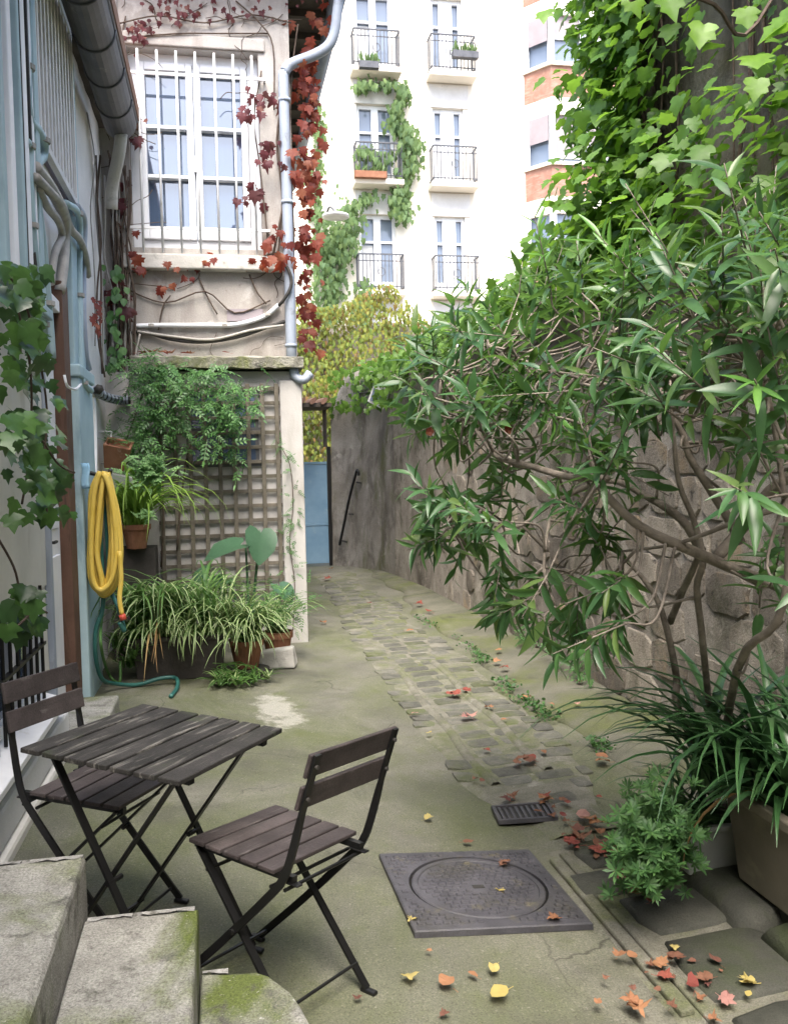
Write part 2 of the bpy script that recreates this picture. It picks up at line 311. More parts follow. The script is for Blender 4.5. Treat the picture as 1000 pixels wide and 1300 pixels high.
# ------------------------------------------------------------------ leaves
def fan_leaf(outline, name, mat, fold=.15, droop=.12, cup=0.0, stalk=False):
    """flat outline (x, y), y from stem 0 to tip 1; fan from a point on the midrib; folded along the midrib, drooping to the tip"""
    vs = [(0, .38, 0)]+[(x, y, 0) for x, y in outline]
    vs = [(x, y, abs(x)*fold-droop*y*y+cup*(x*x)) for x, y, _ in vs]
    n = len(outline); me = bpy.data.meshes.new(name)
    fs = [(0, 1+i, 1+(i+1) % n) for i in range(n)]
    vs = [(x+rnd(-.02, .02), y+rnd(-.02, .02), z+rnd(-.035, .035)) for x, y, z in vs]
    if stalk: vs += [(-.012, .1, .0), (.012, .1, .0), (.0, -.3, -.3)]; fs.append((n+1, n+2, n+3))
    me.from_pydata(vs, [], fs); me.materials.append(MATS[mat]); me.polygons.foreach_set('use_smooth', [True]*len(fs)); me.update(); return me
def sym(half): return half+[(-x, y) for x, y in half[::-1] if abs(x) > 1e-6]
IVY = sym([(0, .05), (.16, -.06), (.36, .03), (.52, .26), (.34, .38), (.44, .62), (.22, .66), (0, 1)])
MAPLE = sym([(0, 0), (.12, -.05), (.30, .02), (.46, .12), (.36, .24), (.62, .44), (.40, .48), (.42, .66), (.20, .60), (.10, .82), (0, 1)])
BROAD = sym([(0, 0), (.22, .1), (.36, .32), (.33, .58), (.18, .82), (0, 1)])
def lance(name, mat, w=.085, droop=.18, fold=.25, k=5, side=0.0):
    vs, fs = [], []
    for i in range(k+1):
        t = i/k; hw = w*math.sin(math.pi*min(1, .06+t*.94)**.85)+.004; z = -droop*t*t
        sx = side*t*t; vs += [(sx-hw, t, z+hw*fold*2), (sx, t, z), (sx+hw, t, z+hw*fold*2)]
    for i in range(k):
        a = i*3; fs += [(a, a+1, a+4, a+3), (a+1, a+2, a+5, a+4)]
    me = bpy.data.meshes.new(name); me.from_pydata(vs, [], fs); me.materials.append(MATS[mat])
    me.polygons.foreach_set('use_smooth', [True]*len(me.polygons)); me.update(); return me
def lm(p, d, nrm, s, wx=1.0):
    d = Vector(d).normalized(); n = Vector(nrm); x = d.cross(n)
    x = x.normalized() if x.length > 1e-5 else d.orthogonal().normalized(); z = x.cross(d)
    M = Matrix.Identity(4)
    for i in range(3): M[i][0], M[i][1], M[i][2], M[i][3] = x[i]*s*wx, d[i]*s, z[i]*s, p[i]
    return M
def inframe(p):
    v = Vector(p)-Vector((0, 0, CAMH)); d = v.dot(CF)
    return d > .2 and abs(v.dot(CR)/d*FPX) < 520 and abs(v.dot(CU)/d*FPX) < 670
def leafset(parent, meshes, Ms, maxobj=300, name='leaf', rest='foliage', z=True):
    """the largest leaves in view become parts of their own, the rest one joined part"""
    sc = []
    for k, M in enumerate(Ms):
        p = M.translation; dist = (p-Vector((0, 0, CAMH))).length
        sc.append((-(M.col[1].length/dist) if inframe(p) else 1, k))
    sc.sort(); chosen = [k for s, k in sc if s < 0][:maxobj]; ch = set(chosen)
    for k in chosen: place(name, meshes[k % len(meshes)], parent, Ms[k])
    left = [k for k in range(len(Ms)) if k not in ch]
    if left: joined(parent, meshes, [(k % len(meshes), Ms[k]) for k in left], rest)
def joined(parent, meshes, items, name):
    mats = []; V = []; F = []; MI = []; off = 0; data = []
    for me in meshes:
        co = np.empty(len(me.vertices)*3); me.vertices.foreach_get('co', co)
        mi = []
        for mm in me.materials:
            if mm not in mats: mats.append(mm)
            mi.append(mats.index(mm))
        data.append((co.reshape(-1, 3), [tuple(p.vertices) for p in me.polygons], [mi[p.material_index] for p in me.polygons]))
    for k, M in items:
        co, fs, mi = data[k]; A = np.array(M); V.append(co @ A[:3, :3].T+A[:3, 3])
        F += [tuple(i+off for i in f) for f in fs]; MI += mi; off += len(co)
    me = bpy.data.meshes.new(name); me.from_pydata(np.concatenate(V).tolist(), [], F)
    for mm in mats: me.materials.append(mm)
    me.polygons.foreach_set('material_index', MI); me.polygons.foreach_set('use_smooth', [True]*len(F)); me.update()
    return tag(place(name, me, parent), kind='stuff')
def strap_mesh(length, width, bend, mats, stripe=False, seg=7, curl=0.0):
    """arching blade in the local YZ plane: starts up, bends over towards +Y"""
    vs, fs, mi = [], [], []; a = bend[0]; y = z = x = 0.0
    for i in range(seg+1):
        t = i/seg; hw = width*(.55+.45*math.sin(math.pi*min(1, t*1.15+.08)))*(1-t**4)+.0006
        row = (-1, -.4, .4, 1) if stripe else (-1, 0, 1)
        for r in row: vs.append((x+r*hw, y-math.sin(a)*abs(r)*hw*.35*0, z+abs(r)*hw*.45))
        a2 = bend[0]+(bend[1]-bend[0])*t**1.1; ds = length/seg
        y += math.cos(a2)*ds; z += math.sin(a2)*ds; x += curl*ds*t
    n = len(row)
    for i in range(seg):
        for j in range(n-1):
            fs.append((i*n+j, i*n+j+1, (i+1)*n+j+1, (i+1)*n+j)); mi.append(1 if stripe and j == 1 else 0)
    me = bpy.data.meshes.new('leaf'); me.from_pydata(vs, [], fs)
    for mm in mats: me.materials.append(MATS[mm])
    me.polygons.foreach_set('material_index', mi); me.polygons.foreach_set('use_smooth', [True]*len(fs)); me.update(); return me
def yawM(p, yaw, s=1.0, tilt=0.0): return Matrix.Translation(p) @ Matrix.Rotation(yaw, 4, 'Z') @ Matrix.Rotation(tilt, 4, 'X') @ Matrix.Scale(s, 4)
def tuft(parent, p, n, length, width, mats, stripe=False, bend=(1.35, -.9), spread=.03, name='leaf', dirs=None, vari=8, lo=.55):
    ms = [strap_mesh(length*rnd(lo, 1.0), width*rnd(.75, 1.1), (bend[0]+rnd(-.35, .15), bend[1]+rnd(-.4, .9)), mats, stripe, curl=rnd(-.3, .3)) for _ in range(vari)]
    for k in range(n):
        yaw = (k*2.399+rnd(-.3, .3)) if dirs is None else rnd(*dirs)
        q = Vector(p)+Vector((rnd(-spread, spread), rnd(-spread, spread), rnd(-.01, .01)))
        place(name, ms[k % vari], parent, yawM(q, yaw, rnd(.8, 1.1), rnd(-.1, .15)))

# ================================================================== SETTING
def S(o): return tag(o, kind='structure')
S(MB().add([(-400, -400, -.3), (400, -400, -.3), (400, 400, -.3), (-400, 400, -.3)], [(0, 1, 2, 3)]).build('ground', 'earth'))
fl = MB(); X = np.arange(-1.3, 2.75, .07); Y = np.concatenate([np.arange(-9, 0, .3), np.arange(0, 8, .08), np.arange(8, 19, .25)])
for y in Y:
    for x in X: fl.v.append((x, y, fz(x, y)+.004*math.sin(3.1*x+1.7*y)*math.sin(2.3*y-x)))
nx = len(X); fl.f = [(j*nx+i, j*nx+i+1, (j+1)*nx+i+1, (j+1)*nx+i) for j in range(len(Y)-1) for i in range(nx-1)]; fl.mi = [0]*len(fl.f)
S(fl.build('alley_floor', 'alley_concrete', smooth=True))

# --- strip of setts bedded in mortar, with two straight mortar ridges
pav = S(thing('sett_paving', None, None)); del pav['kind']; tag(pav, kind='structure')
def sheet(outline_l, outline_r, dz):
    b = MB(); n = len(outline_l)
    for (xl, y), (xr, _) in zip(outline_l, outline_r):
        for k in range(7):
            x = xl+(xr-xl)*k/6; b.v.append((x, y, dz if 0 < k < 6 else -.006))
    b.f = [(j*7+i, j*7+i+1, (j+1)*7+i+1, (j+1)*7+i) for j in range(n-1) for i in range(6)]; b.mi = [0]*len(b.f)
    return b.drape()
ys = np.arange(3.62, 13.6, .14)
def sx0(y): return 1.10+.22*sm((4.6-y)/1.0)+.18*sm((y-8)/4)+.02*math.sin(7*y)
def sx1(y): return 1.90-.22*sm((4.7-y)/1.0)+.07*math.sin(2*y)*sm((y-6)/2)+.02*math.sin(9*y+1)
sheet([(sx0(y), y) for y in ys], [(sx1(y), y) for y in ys], .010).build('mortar_bed', 'joint_mortar', pav, smooth=True)
def blob(cx, cy, hx, hy, h, jit=.1, n=12, dz=0.0):
    """low stone with worn, rounded top edge"""
    b = MB(); ang = [2*math.pi*(k+.5)/n+rnd(-.12, .12) for k in range(n)]; out = []
    for a in ang:
        c, s = math.cos(a), math.sin(a); q = 1/max(abs(c), abs(s))**.97; out.append((c*q*hx*rnd(1-jit, 1), s*q*hy*rnd(1-jit, 1)))
    for f, z in ((1, -.01), (.98, h*.5), (.88, h)): b.v += [(cx+x*f, cy+y*f, z+dz) for x, y in out]
    b.v.append((cx+rnd(-.2, .2)*hx, cy, h*1.04+dz))
    for r in range(2): b.f += [(r*n+i, r*n+(i+1) % n, (r+1)*n+(i+1) % n, (r+1)*n+i) for i in range(n)]
    b.f += [(2*n+i, 2*n+(i+1) % n, 3*n) for i in range(n)]; b.mi = [0]*len(b.f)
    return b
ncob = 0
y = 3.8
while y < 12.4:
    rowh = rnd(.135, .175)*(1+.25*sm((y-7)/4)); x = sx0(y)+.01
    while x < sx1(y)-.05:
        wd = rnd(.17, .24); wd = min(wd, sx1(y)-x)
        edge = x < sx0(y)+.05 or x+wd > sx1(y)-.05
        if wd > .08 and not (y < 4.2 and random.random() < .35) and not (edge and random.random() < .38):
            blob(x+wd/2, y+rowh/2+rnd(-.012, .012), wd/2-.010, rowh/2-.009, .004+rnd(-.003, .003), .10, dz=.009).drape().build('sett', 'sett_stone', pav); ncob += 1
        x += wd
        if abs(x-1.28) < .06 and y < 6.8: x = 1.33
        elif abs(x-1.6) < .06 and y < 6.8: x = 1.65
    y += rowh
for xr, y0, y1 in ((1.30, 4.3, 6.9), (1.62, 4.4, 7.0)):
    b = MB()
    for k in range(24):
        yy = y0+(y1-y0)*k/23; xx = xr+.012*math.sin(yy*5)
        for dx, z in ((-.028, .012), (-.015, .027), (.015, .027), (.028, .012)): b.v.append((xx+dx, yy, z))
    b.f = [(j*4+i, j*4+i+1, (j+1)*4+i+1, (j+1)*4+i) for j in range(23) for i in range(3)]; b.mi = [0]*len(b.f)
    b.drape().build('mortar_ridge', 'joint_mortar', pav, smooth=True)

# --- flagstones and kerb lines beside the manhole
flag = S(thing('flagstone_strip', None, None))
sheet([(1.22, y) for y in np.arange(1.5, 3.62, .2)], [(1.80, y) for y in np.arange(1.5, 3.62, .2)], .006).build('mortar_bed', 'joint_mortar', flag, smooth=True)
y = 1.55
for hgt in (.42, .36, .40, .30, .22, .26):
    xs = [1.37, 1.37+rnd(.34, .40)] if hgt > .25 else [1.30, 1.52, 1.75]
    xs = [1.355]+xs[1:]+[1.80] if len(xs) == 2 else [1.24]+xs[1:]
    for a, c in zip(xs[:-1], xs[1:]):
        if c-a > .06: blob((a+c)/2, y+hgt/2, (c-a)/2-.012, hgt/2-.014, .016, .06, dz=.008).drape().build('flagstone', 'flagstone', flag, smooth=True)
    y += hgt+.005
b = MB().box((1.255, 2.35, 0), (1.30, 3.42, .022)).drape(); b.build('kerb_strip', 'joint_mortar', flag, bevel=.006)
b = MB().box((1.312, 2.25, 0), (1.345, 3.46, .018)).drape(); b.build('kerb_strip', 'joint_mortar', flag, bevel=.006)

# --- concrete apron along the right wall
ap = MB(); yy = np.arange(3.3, 14.6, .2)
for yv in yy:
    xe = 1.97+.05*math.sin(1.9*yv)+.18*sm((yv-8.5)/4)+.04*math.sin(5.3*yv)
    for k, (t, z) in enumerate(((0, -.01), (.02, .022), (.3, .036), (.65, .044), (1.02, .06))): ap.v.append((xe+(2.56-xe)*t, yv, z))
ap.f = [(j*5+i, j*5+i+1, (j+1)*5+i+1, (j+1)*5+i) for j in range(len(yy)-1) for i in range(4)]; ap.mi = [0]*len(ap.f)
S(ap.drape().build('wall_apron', 'apron_concrete', smooth=True))
# low stone edging under the planters
kb = S(thing('stone_edging', None, None))
y = .9
for wv in (.55, .62, .58, .5):
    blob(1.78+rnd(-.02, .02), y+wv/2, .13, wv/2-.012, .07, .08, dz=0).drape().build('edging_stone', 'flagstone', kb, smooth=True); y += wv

# --- manhole cover
def fl_pt(px, py): v = on_floor(px, py); return v
mh = thing('manhole_cover', 'square dark cast iron manhole plate with round patterned lid set in concrete', 'manhole cover', (.86, 3.1, fz(.86, 3.1)))
mA, mB_, mC, mD = [on_floor(*p) for p in ((482, 1092), (690, 1086), (738, 1178), (517, 1190))]
mcx = sum(v.x for v in (mA, mB_, mC, mD))/4; mcy = sum(v.y for v in (mA, mB_, mC, mD))/4; MS = .315; MR = math.atan2(mC.y-mD.y, mC.x-mD.x)*.6
def MHM(b): return b.xform(Matrix.Translation((mcx, mcy, 0)) @ Matrix.Rotation(MR, 4, 'Z')).drape()
N = 40; sq = []; ci = []
b = MB()
for k in range(N):
    a = 2*math.pi*k/N; c, s = math.cos(a), math.sin(a); q = MS/max(abs(c), abs(s)); sq.append((c*q, s*q)); ci.append((c*.258, s*.258))
b.v += [(x, y, 0) for x, y in sq]+[(x, y, .020) for x, y in sq]+[(x*.985, y*.985, .024) for x, y in sq]+[(x, y, .024) for x, y in ci]+[(x, y, .004) for x, y in ci]
for r in range(4): b.f += [(r*N+i, r*N+(i+1) % N, (r+1)*N+(i+1) % N, (r+1)*N+i) for i in range(N)]
b.mi = [0]*len(b.f); MHM(b).build('frame', 'cast_iron', mh)
lid = MHM(MB().lathe([(.248, .004), (.248, .020), (.243, .024), (.226, .024), (.223, .019), (.01, .019)], n=40)).build('lid', 'cast_iron', mh)
MHM(MB().lathe([(.2578, .010), (.2482, .010)], n=40)).build('gap_ring', 'iron_dark', mh)
tp = MB(); st = .030
for i in range(-10, 11):
    for j in range(-10, 11):
        x, y = i*st+(st/2 if j % 2 else 0), j*st
        if x*x+y*y < .212**2 and (abs(x) > .04 or abs(y) > .03):
            tp.add([(x-.0115, y-.0095, .0185), (x+.0115, y-.0095, .0185), (x+.0115, y+.0095, .0185), (x-.0115, y+.0095, .0185), (x-.009, y-.0075, .0245), (x+.009, y-.0075, .0245), (x+.009, y+.0075, .0245), (x-.009, y+.0075, .0245)],
                   [(4, 5, 6, 7), (0, 1, 5, 4), (1, 2, 6, 5), (2, 3, 7, 6), (3, 0, 4, 7)])
tag(MHM(tp).build('tread_pattern', 'cast_iron', lid), kind='stuff')
MHM(MB().box((-.022, -.012, .0195), (.022, .012, .0215))).build('key_slot', 'iron_dark', lid)
tp = MB()
for i in range(-13, 14):
    for j in range(-13, 14):
        x, y = i*st+(st/2 if j % 2 else 0), j*st
        if x*x+y*y > .278**2 and abs(x) < MS-.02 and abs(y) < MS-.02:
            tp.add([(x-.0115, y-.0095, .0235), (x+.0115, y-.0095, .0235), (x+.0115, y+.0095, .0235), (x-.0115, y+.0095, .0235), (x-.009, y-.0075, .0295), (x+.009, y-.0075, .0295), (x+.009, y+.0075, .0295), (x-.009, y+.0075, .0295)],
                   [(4, 5, 6, 7), (0, 1, 5, 4), (1, 2, 6, 5), (2, 3, 7, 6), (3, 0, 4, 7)])
tag(MHM(tp).build('tread_pattern', 'cast_iron', mh), kind='stuff')

# --- drain grate
dc = on_floor(665, 1038)
dg = thing('drain_grate', 'small rusty iron drain grate with slots between the setts and the manhole', 'drain', dc)
def DG(b): return b.xform(Matrix.Translation((dc.x, dc.y, 0)) @ Matrix.Rotation(-.12, 4, 'Z')).drape(.012)
DG(MB().box((-.125, -.085, -.006), (.125, .085, .002))).build('pit', 'iron_dark', dg)
b = MB()
for q in (((-.135, -.095, -.005), (.135, -.080, .016)), ((-.135, .080, -.005), (.135, .095, .016)), ((-.135, -.080, -.005), (-.118, .080, .016)), ((.118, -.080, -.005), (.135, .080, .016))): b.box(*q)
DG(b).build('frame', 'cast_iron', dg, bevel=.002)
for k in range(9):
    x = -.102+k*.0255; DG(MB().box((x-.006, -.079, -.004), (x+.006, .079, .013))).build('bar', 'cast_iron', dg)

# --- stone steps
stp = thing('stone_steps', 'three mossy worn stone steps, the lowest one rounded, beside the folding chairs', 'steps', (-.4, 1.6, 0))
def step_slab(poly, z0, z1, chip):
    b = MB(); n = len(poly)
    for f, z in ((0, z0), (0, z1-.018), (.012, z1-.005), (.030, z1)):
        cx = sum(p[0] for p in poly)/n; cy = sum(p[1] for p in poly)/n
        for k, (x, y) in enumerate(poly):
            d = math.hypot(x-cx, y-cy); q = 1-f/d+(rnd(-.004, .004) if f else 0); b.v.append((cx+(x-cx)*q, cy+(y-cy)*q, z+(rnd(-.003, .003) if f else 0)))
    b.v.append((cx, cy, z1-.006))
    for r in range(3): b.f += [(r*n+i, r*n+(i+1) % n, (r+1)*n+(i+1) % n, (r+1)*n+i) for i in range(n)]
    b.f += [(3*n+i, 3*n+(i+1) % n, 4*n) for i in range(n)]; b.mi = [0]*len(b.f)
    o = b.build('step', 'step_stone', stp, smooth=False)
    return o
def rectpts(x0, y0, x1, y1, st=.07):
    p = []
    for a, c in (((x0, y0), (x1, y0)), ((x1, y0), (x1, y1)), ((x1, y1), (x0, y1)), ((x0, y1), (x0, y0))):
        n = max(1, int(math.hypot(c[0]-a[0], c[1]-a[1])/st)); p += [(a[0]+(c[0]-a[0])*k/n, a[1]+(c[1]-a[1])*k/n) for k in range(n)]
    return p
s1 = step_slab(rectpts(-.98, .55, -.395, 2.56), -.1, .45, 1)
s2 = step_slab(rectpts(-.393, .6, -.095, 2.50), -.1, .30, 1)
pts = rectpts(-.093, .7, -.09, 2.43)[:0]
pts = [(-.093, .7), (.02, .7), (.13, .85)]+[(.185, 1.0+k*.09) for k in range(11)]+[(.185-.165*(1-math.cos(a))*1.0, 2.0+.42*math.sin(a)) for a in np.linspace(0, math.pi/2, 9)]+[(-.03, 2.432), (-.093, 2.44)]+[(-.093, 2.44-k*.12) for k in range(1, 14)]
s3 = step_slab(pts, -.12, .15, 1)
for (x0, x1, y, z, o) in ((-.97, -.40, 2.556, .446, s1), (-.385, -.105, 2.497, .296, s2), (-.088, -.02, 2.432, .147, s3)):
    b = MB(); n = int((x1-x0)/.022)
    for k in range(n+1):
        x = x0+(x1-x0)*k/n; d = rnd(.012, .03)
        b.v += [(x, y+.004, z-.03-rnd(0, .01)), (x, y+.004, z+.003), (x, y-d, z+.006)]
    b.f = [(k*3+i, (k+1)*3+i, (k+1)*3+i+1, k*3+i+1) for k in range(n) for i in range(2) if random.random() < .8]; b.mi = [0]*len(b.f)
    b.build('chipped_edge', 'chipped_edge', o)

# --- right boundary wall of rubble stone
rw = thing('rubble_wall', 'old weathered rubble stone boundary wall with patchy mortar along the alley', 'wall', (2.5, 8, 0))
b = MB(); path = [(2.5, -3.0), (2.5, 3), (2.5, 6), (2.5, 9), (2.48, 11), (2.42, 12.2), (2.31, 13.2), (2.16, 13.95), (1.97, 14.4), (1.78, 14.66)]
top = [2.75]*4+[2.8, 2.85, 2.95, 3.05, 3.0, 2.45]
rows = 14; P = []
dens = []
for i in range(len(path)-1):
    n = max(1, int(math.hypot(path[i+1][0]-path[i][0], path[i+1][1]-path[i][1])/.25))
    for k in range(n): t = k/n; dens.append((path[i][0]*(1-t)+path[i+1][0]*t, path[i][1]*(1-t)+path[i+1][1]*t, top[i]*(1-t)+top[i+1]*t))
dens.append((*path[-1], top[-1]))
for i, (x, y, tp_) in enumerate(dens):
    for r in range(rows+1):
        z = -.15+(tp_+.15)*r/rows; q = .004*math.sin(3.3*y+2*z)+.003*math.sin(7.1*z-2*y)+rnd(-.003, .003)
        b.v.append((x-q-.03*(1-r/rows), y-q*.3, z))
    b.v.append((x+.35, y+.35, tp_)); 
q = rows+2
b.f = [(i*q+r, i*q+r+1, (i+1)*q+r+1, (i+1)*q+r) for i in range(len(dens)-1) for r in range(rows+1)]; b.mi = [1 if dens[f[0]//q][1] > 12.2 else 0 for f in b.f]
b.build('mortar_face', ['wall_mortar', 'far_render'], rw, smooth=True)
ns = 0; stone_list = []
z = 0.0
while z < 2.55:
    h = rnd(.17, .27); y = .8+rnd(0, .2)
    while y < 11.8:
        wd = rnd(.24, .48)
        far = (y-6)/6
        if random.random() > max(.2, min(.62, .28+.4*far)):
            # irregular face, proud of the mortar
            n = 12; sb = MB(); out = []
            for k in range(n):
                a = 2*math.pi*(k+rnd(-.2, .2))/n; c, s_ = math.cos(a), math.sin(a); qq = 1/max(abs(c), abs(s_))**.95
                out.append((c*qq*(wd/2-.008)*rnd(.93, 1.03), s_*qq*(h/2-.007)*rnd(.92, 1.03)))
            cy, cz = y+wd/2, z+h/2+rnd(-.02, .02); pr = rnd(.005, .014); tl = rnd(-.008, .008)
            def fx(zz): return 2.5-.03*(1-zz/2.8)
            for f, d in ((1.0, -.03), (.99, pr*.5), (.95, pr)):
                sb.v += [(fx(cz)-d-tl*(a_/wd), cy+a_*f, cz+b_*f) for a_, b_ in out]
            sb.v.append((fx(cz)-pr-rnd(-.004, .006), cy+rnd(-.04, .04), cz))
            for r in range(2): sb.f += [(r*n+i, (r+1)*n+i, (r+1)*n+(i+1) % n, r*n+(i+1) % n) for i in range(n)]
            sb.f += [(2*n+(i+1) % n, 2*n+i, 3*n) for i in range(n)]; sb.mi = [0]*len(sb.f)
            stone_list.append((math.hypot(2.5, cy), sb))
            ns += 1
        y += wd
    z += h
stone_list.sort(key=lambda q: (q[0] < 3.6, q[0])); rest_st = MB()
for k, (_, sb) in enumerate(stone_list):
    if k < 290: sb.build('stone', 'wall_stone', rw)
    else: rest_st.add(sb.v, sb.f)
if rest_st.v: tag(rest_st.build('stones', 'wall_stone', rw), kind='stuff')
# handrail bolted to the far end of the wall
hr = thing('handrail', 'thin black iron handrail rising steeply on the end of the rubble wall', 'handrail', on_y(430, 700, 14.45))
def hry(px): return float(np.interp(px, [425, 432, 443, 453, 460], [14.52, 14.44, 14.20, 13.94, 13.80]))-.03
pr = [on_y(px, py, hry(px)) for px, py in ((431, 692), (436, 668), (444, 630), (451, 604), (453, 597), (455, 598), (455, 604))]
MB().tube(smooth_path(pr, 4), .021, 6).build('rail', 'black_steel', hr, smooth=True)
for k, (a, c) in enumerate((((452, 612), (458, 613)), ((442, 652), (449, 653)), ((433, 686), (440, 688)))):
    p = on_y(*a, hry(a[0])); q = on_y(*c, hry(a[0])-.01)
    MB().tube([p, q, q+Vector((.06, .25, 0))], .014, 5).build('bracket', 'black_steel', hr)
# floodlight on the wall top
fp = on_x(482, 500, 2.25)
fd = thing('wall_floodlight', 'small pale grey floodlight housing jutting from the rubble wall top', 'lamp', fp)
b = MB(); Mx = Matrix.Translation(fp) @ Matrix.Rotation(-.5, 4, 'Z') @ Matrix.Rotation(.35, 4, 'Y')
b.add([(-.14, -.03, -.16), (.13, -.03, -.20), (.15, -.03, .06), (-.11, -.03, .18), (-.09, .10, -.10), (.09, .10, -.12), (.1, .10, .03), (-.07, .10, .11)],
      [(0, 1, 2, 3), (7, 6, 5, 4), (0, 4, 5, 1), (1, 5, 6, 2), (2, 6, 7, 3), (3, 7, 4, 0)]); b.xform(Mx).build('housing', 'lamp_grey', fd, bevel=.01)
MB().box((-.10, -.04, -.13), (.10, -.031, .05)).xform(Mx).build('lens', 'far_pane', fd)
MB().tube([Mx @ Vector((0, .08, 0)), fp+Vector((.15, .1, -.02)), fp+Vector((.36, .12, -.05))], .02, 6).build('arm', 'cable_dark', fd)
MB().tube(smooth_path([fp+Vector((0, .1, .05)), on_y(450, 500, 14.2), on_y(440, 503, 14.3)], 4), .012, 5).build('cable', 'cable_dark', fd)

# --- tall neighbouring house whose gable is clad in ivy
nb = thing('ivy_clad_house', 'tall dark windowless house wall rising above the rubble wall, clad in ivy', 'house', (4.5, 1, 0))
b = MB(); EDGE = 5.55
for i in range(30):
    for j in range(20):
        y = EDGE-(EDGE+7)*i/29; zz = 2.4+4.9*j/19; b.v.append((2.56+.02*math.sin(5*y+zz)+rnd(-.012, .012), y, zz))
b.f = [(i*20+j, i*20+j+1, (i+1)*20+j+1, (i+1)*20+j) for i in range(29) for j in range(19)]; b.mi = [0]*len(b.f)
b.build('gable_wall', 'wall_dark', nb, smooth=True)
MB().box((2.6, -7, -.2), (8, EDGE-.01, 7.3)).build('wall', 'wall_dark', nb)
MB().box((2.35, -7.2, 7.31), (8.2, EDGE+.2, 7.5)).build('roof', 'zinc_dark', nb)

# --- blue gate at the end
gt = thing('blue_gate', 'sky blue sheet metal gate with black frame closing the alley', 'gate', (1.4, 14.7, 0))
gz = fz(1.4, 14.7)
MB().box((.86, 14.7, gz+.05), (1.70, 14.73, .62)).build('panel', 'blue_gate', gt, bevel=.004)
MB().box((.86, 14.7, .67), (1.70, 14.73, 1.62)).build('panel', 'blue_gate', gt, bevel=.004)
MB().box((.86, 14.69, .622), (1.70, 14.74, .668)).build('rail', 'blue_gate', gt, bevel=.004)
MB().box((.86, 14.69, 1.622), (1.70, 14.74, 1.66)).build('rail', 'blue_gate', gt, bevel=.004)
MB().box((1.705, 14.66, gz-.05), (1.765, 14.76, 1.90)).build('post', 'black_steel', gt)
MB().box((.79, 14.66, gz-.05), (.855, 14.76, 1.90)).build('post', 'black_steel', gt)
MB().box((1.02, 14.66, .9), (1.06, 14.70, 1.05)).build('latch', 'black_steel', gt)
# gutter stub and old roof edge over the gate passage
ov = thing('lean_to_canopy', 'dark broken little tiled canopy over the blue gate beside the wall end', 'canopy', (1.4, 14.2, 2.5))
MB().box((.8, 14.0, 2.50), (1.72, 14.9, 2.56)).xform(Matrix.Translation((0, 0, 0))).build('boards', 'soffit', ov)
for k in range(5):
    MB().tube([(.92+k*.17, 13.95, 2.585), (.92+k*.17, 14.9, 2.64)], .07, 8, flat=.5).build('tile', 'roof_tile', ov)
for x in (.83, 1.69): MB().box((x-.03, 14.74, 1.9), (x+.03, 14.80, 2.5)).build('bracket', 'soffit', ov)

# ================================================================== LEFT HOUSE (side wall along the alley)
WX = -.93
lh = thing('side_house', 'white plastered house wall with blue pilaster, conduits and gutter along the alley', 'house', (WX, 5, 0))
def wy(px, py): v = on_x(px, py, WX); return v.y, v.z
MB().box((-4.5, -6, -.2), (WX-.04, 8.6, 4.55)).build('wall_core', 'plaster_white', lh)
# plaster skins with slightly uneven surface
def skin(y0, y1, z0, z1, mat, off=0.0, amp=.006, st=.15, name='plaster'):
    b = MB(); ny = max(2, int((y1-y0)/st)); nz = max(2, int((z1-z0)/st))
    for i in range(ny+1):
        for j in range(nz+1): b.v.append((WX+off+rnd(-amp, amp), y0+(y1-y0)*i/ny, z0+(z1-z0)*j/nz))
    b.f = [(i*(nz+1)+j, (i+1)*(nz+1)+j, (i+1)*(nz+1)+j+1, i*(nz+1)+j+1) for i in range(ny) for j in range(nz)]; b.mi = [0]*len(b.f)
    return b.build(name, mat, lh, smooth=True)
skin(6.72, 8.5, -.1, 4.5, 'plaster_white', -.012)
skin(5.0, 6.05, 2.5, 4.5, 'plaster_white', -.012)
skin(-6, 4.95, .93, 2.35, 'plaster_grey', .03)
skin(-6, 4.95, -.1, .42, 'plaster_grey', .0)
skin(4.76, 4.95, .42, .93, 'plaster_grey', .02)
MB().box((WX-.03, -6, .10), (WX+.10, 5.02, .26)).build('plinth', 'plaster_white', lh, bevel=.02)
MB().box((WX-.03, -6, -.15), (WX+.12, 5.02, .10)).build('plinth', 'plaster_grey', lh, bevel=.02)
# white brick return beside the pilaster
MB().box((WX-.03, 6.66, -.1), (WX+.02, 7.05, 2.18)).build('brick_return', 'plaster_white', lh)
for r in range(17):
    z0 = .05+r*.125
    for k in range(2):
        y0 = 6.665+k*.19+(.0 if r % 2 else .06); MB().box((WX+.0, y0, z0), (WX+.028+rnd(0, .004), min(y0+.18, 7.05), z0+.115)).build('brick', 'plaster_white', lh, bevel=.006)
# blue pilaster
MB().box((WX-.02, 6.02, -.1), (WX+.07, 6.64, 2.12)).build('pilaster', 'blue_paint', lh, bevel=.012)
MB().box((WX-.02, 6.0, 2.121), (WX+.085, 6.66, 2.2)).build('pilaster_band', 'blue_paint', lh, bevel=.012)
MB().box((WX-.02, 6.05, 2.201), (WX+.05, 6.52, 3.1)).build('pilaster', 'blue_paint', lh, bevel=.01)
MB().box((WX-.02, 6.40, 3.101), (WX+.04, 6.54, 4.28)).build('pilaster', 'blue_paint', lh, bevel=.01)
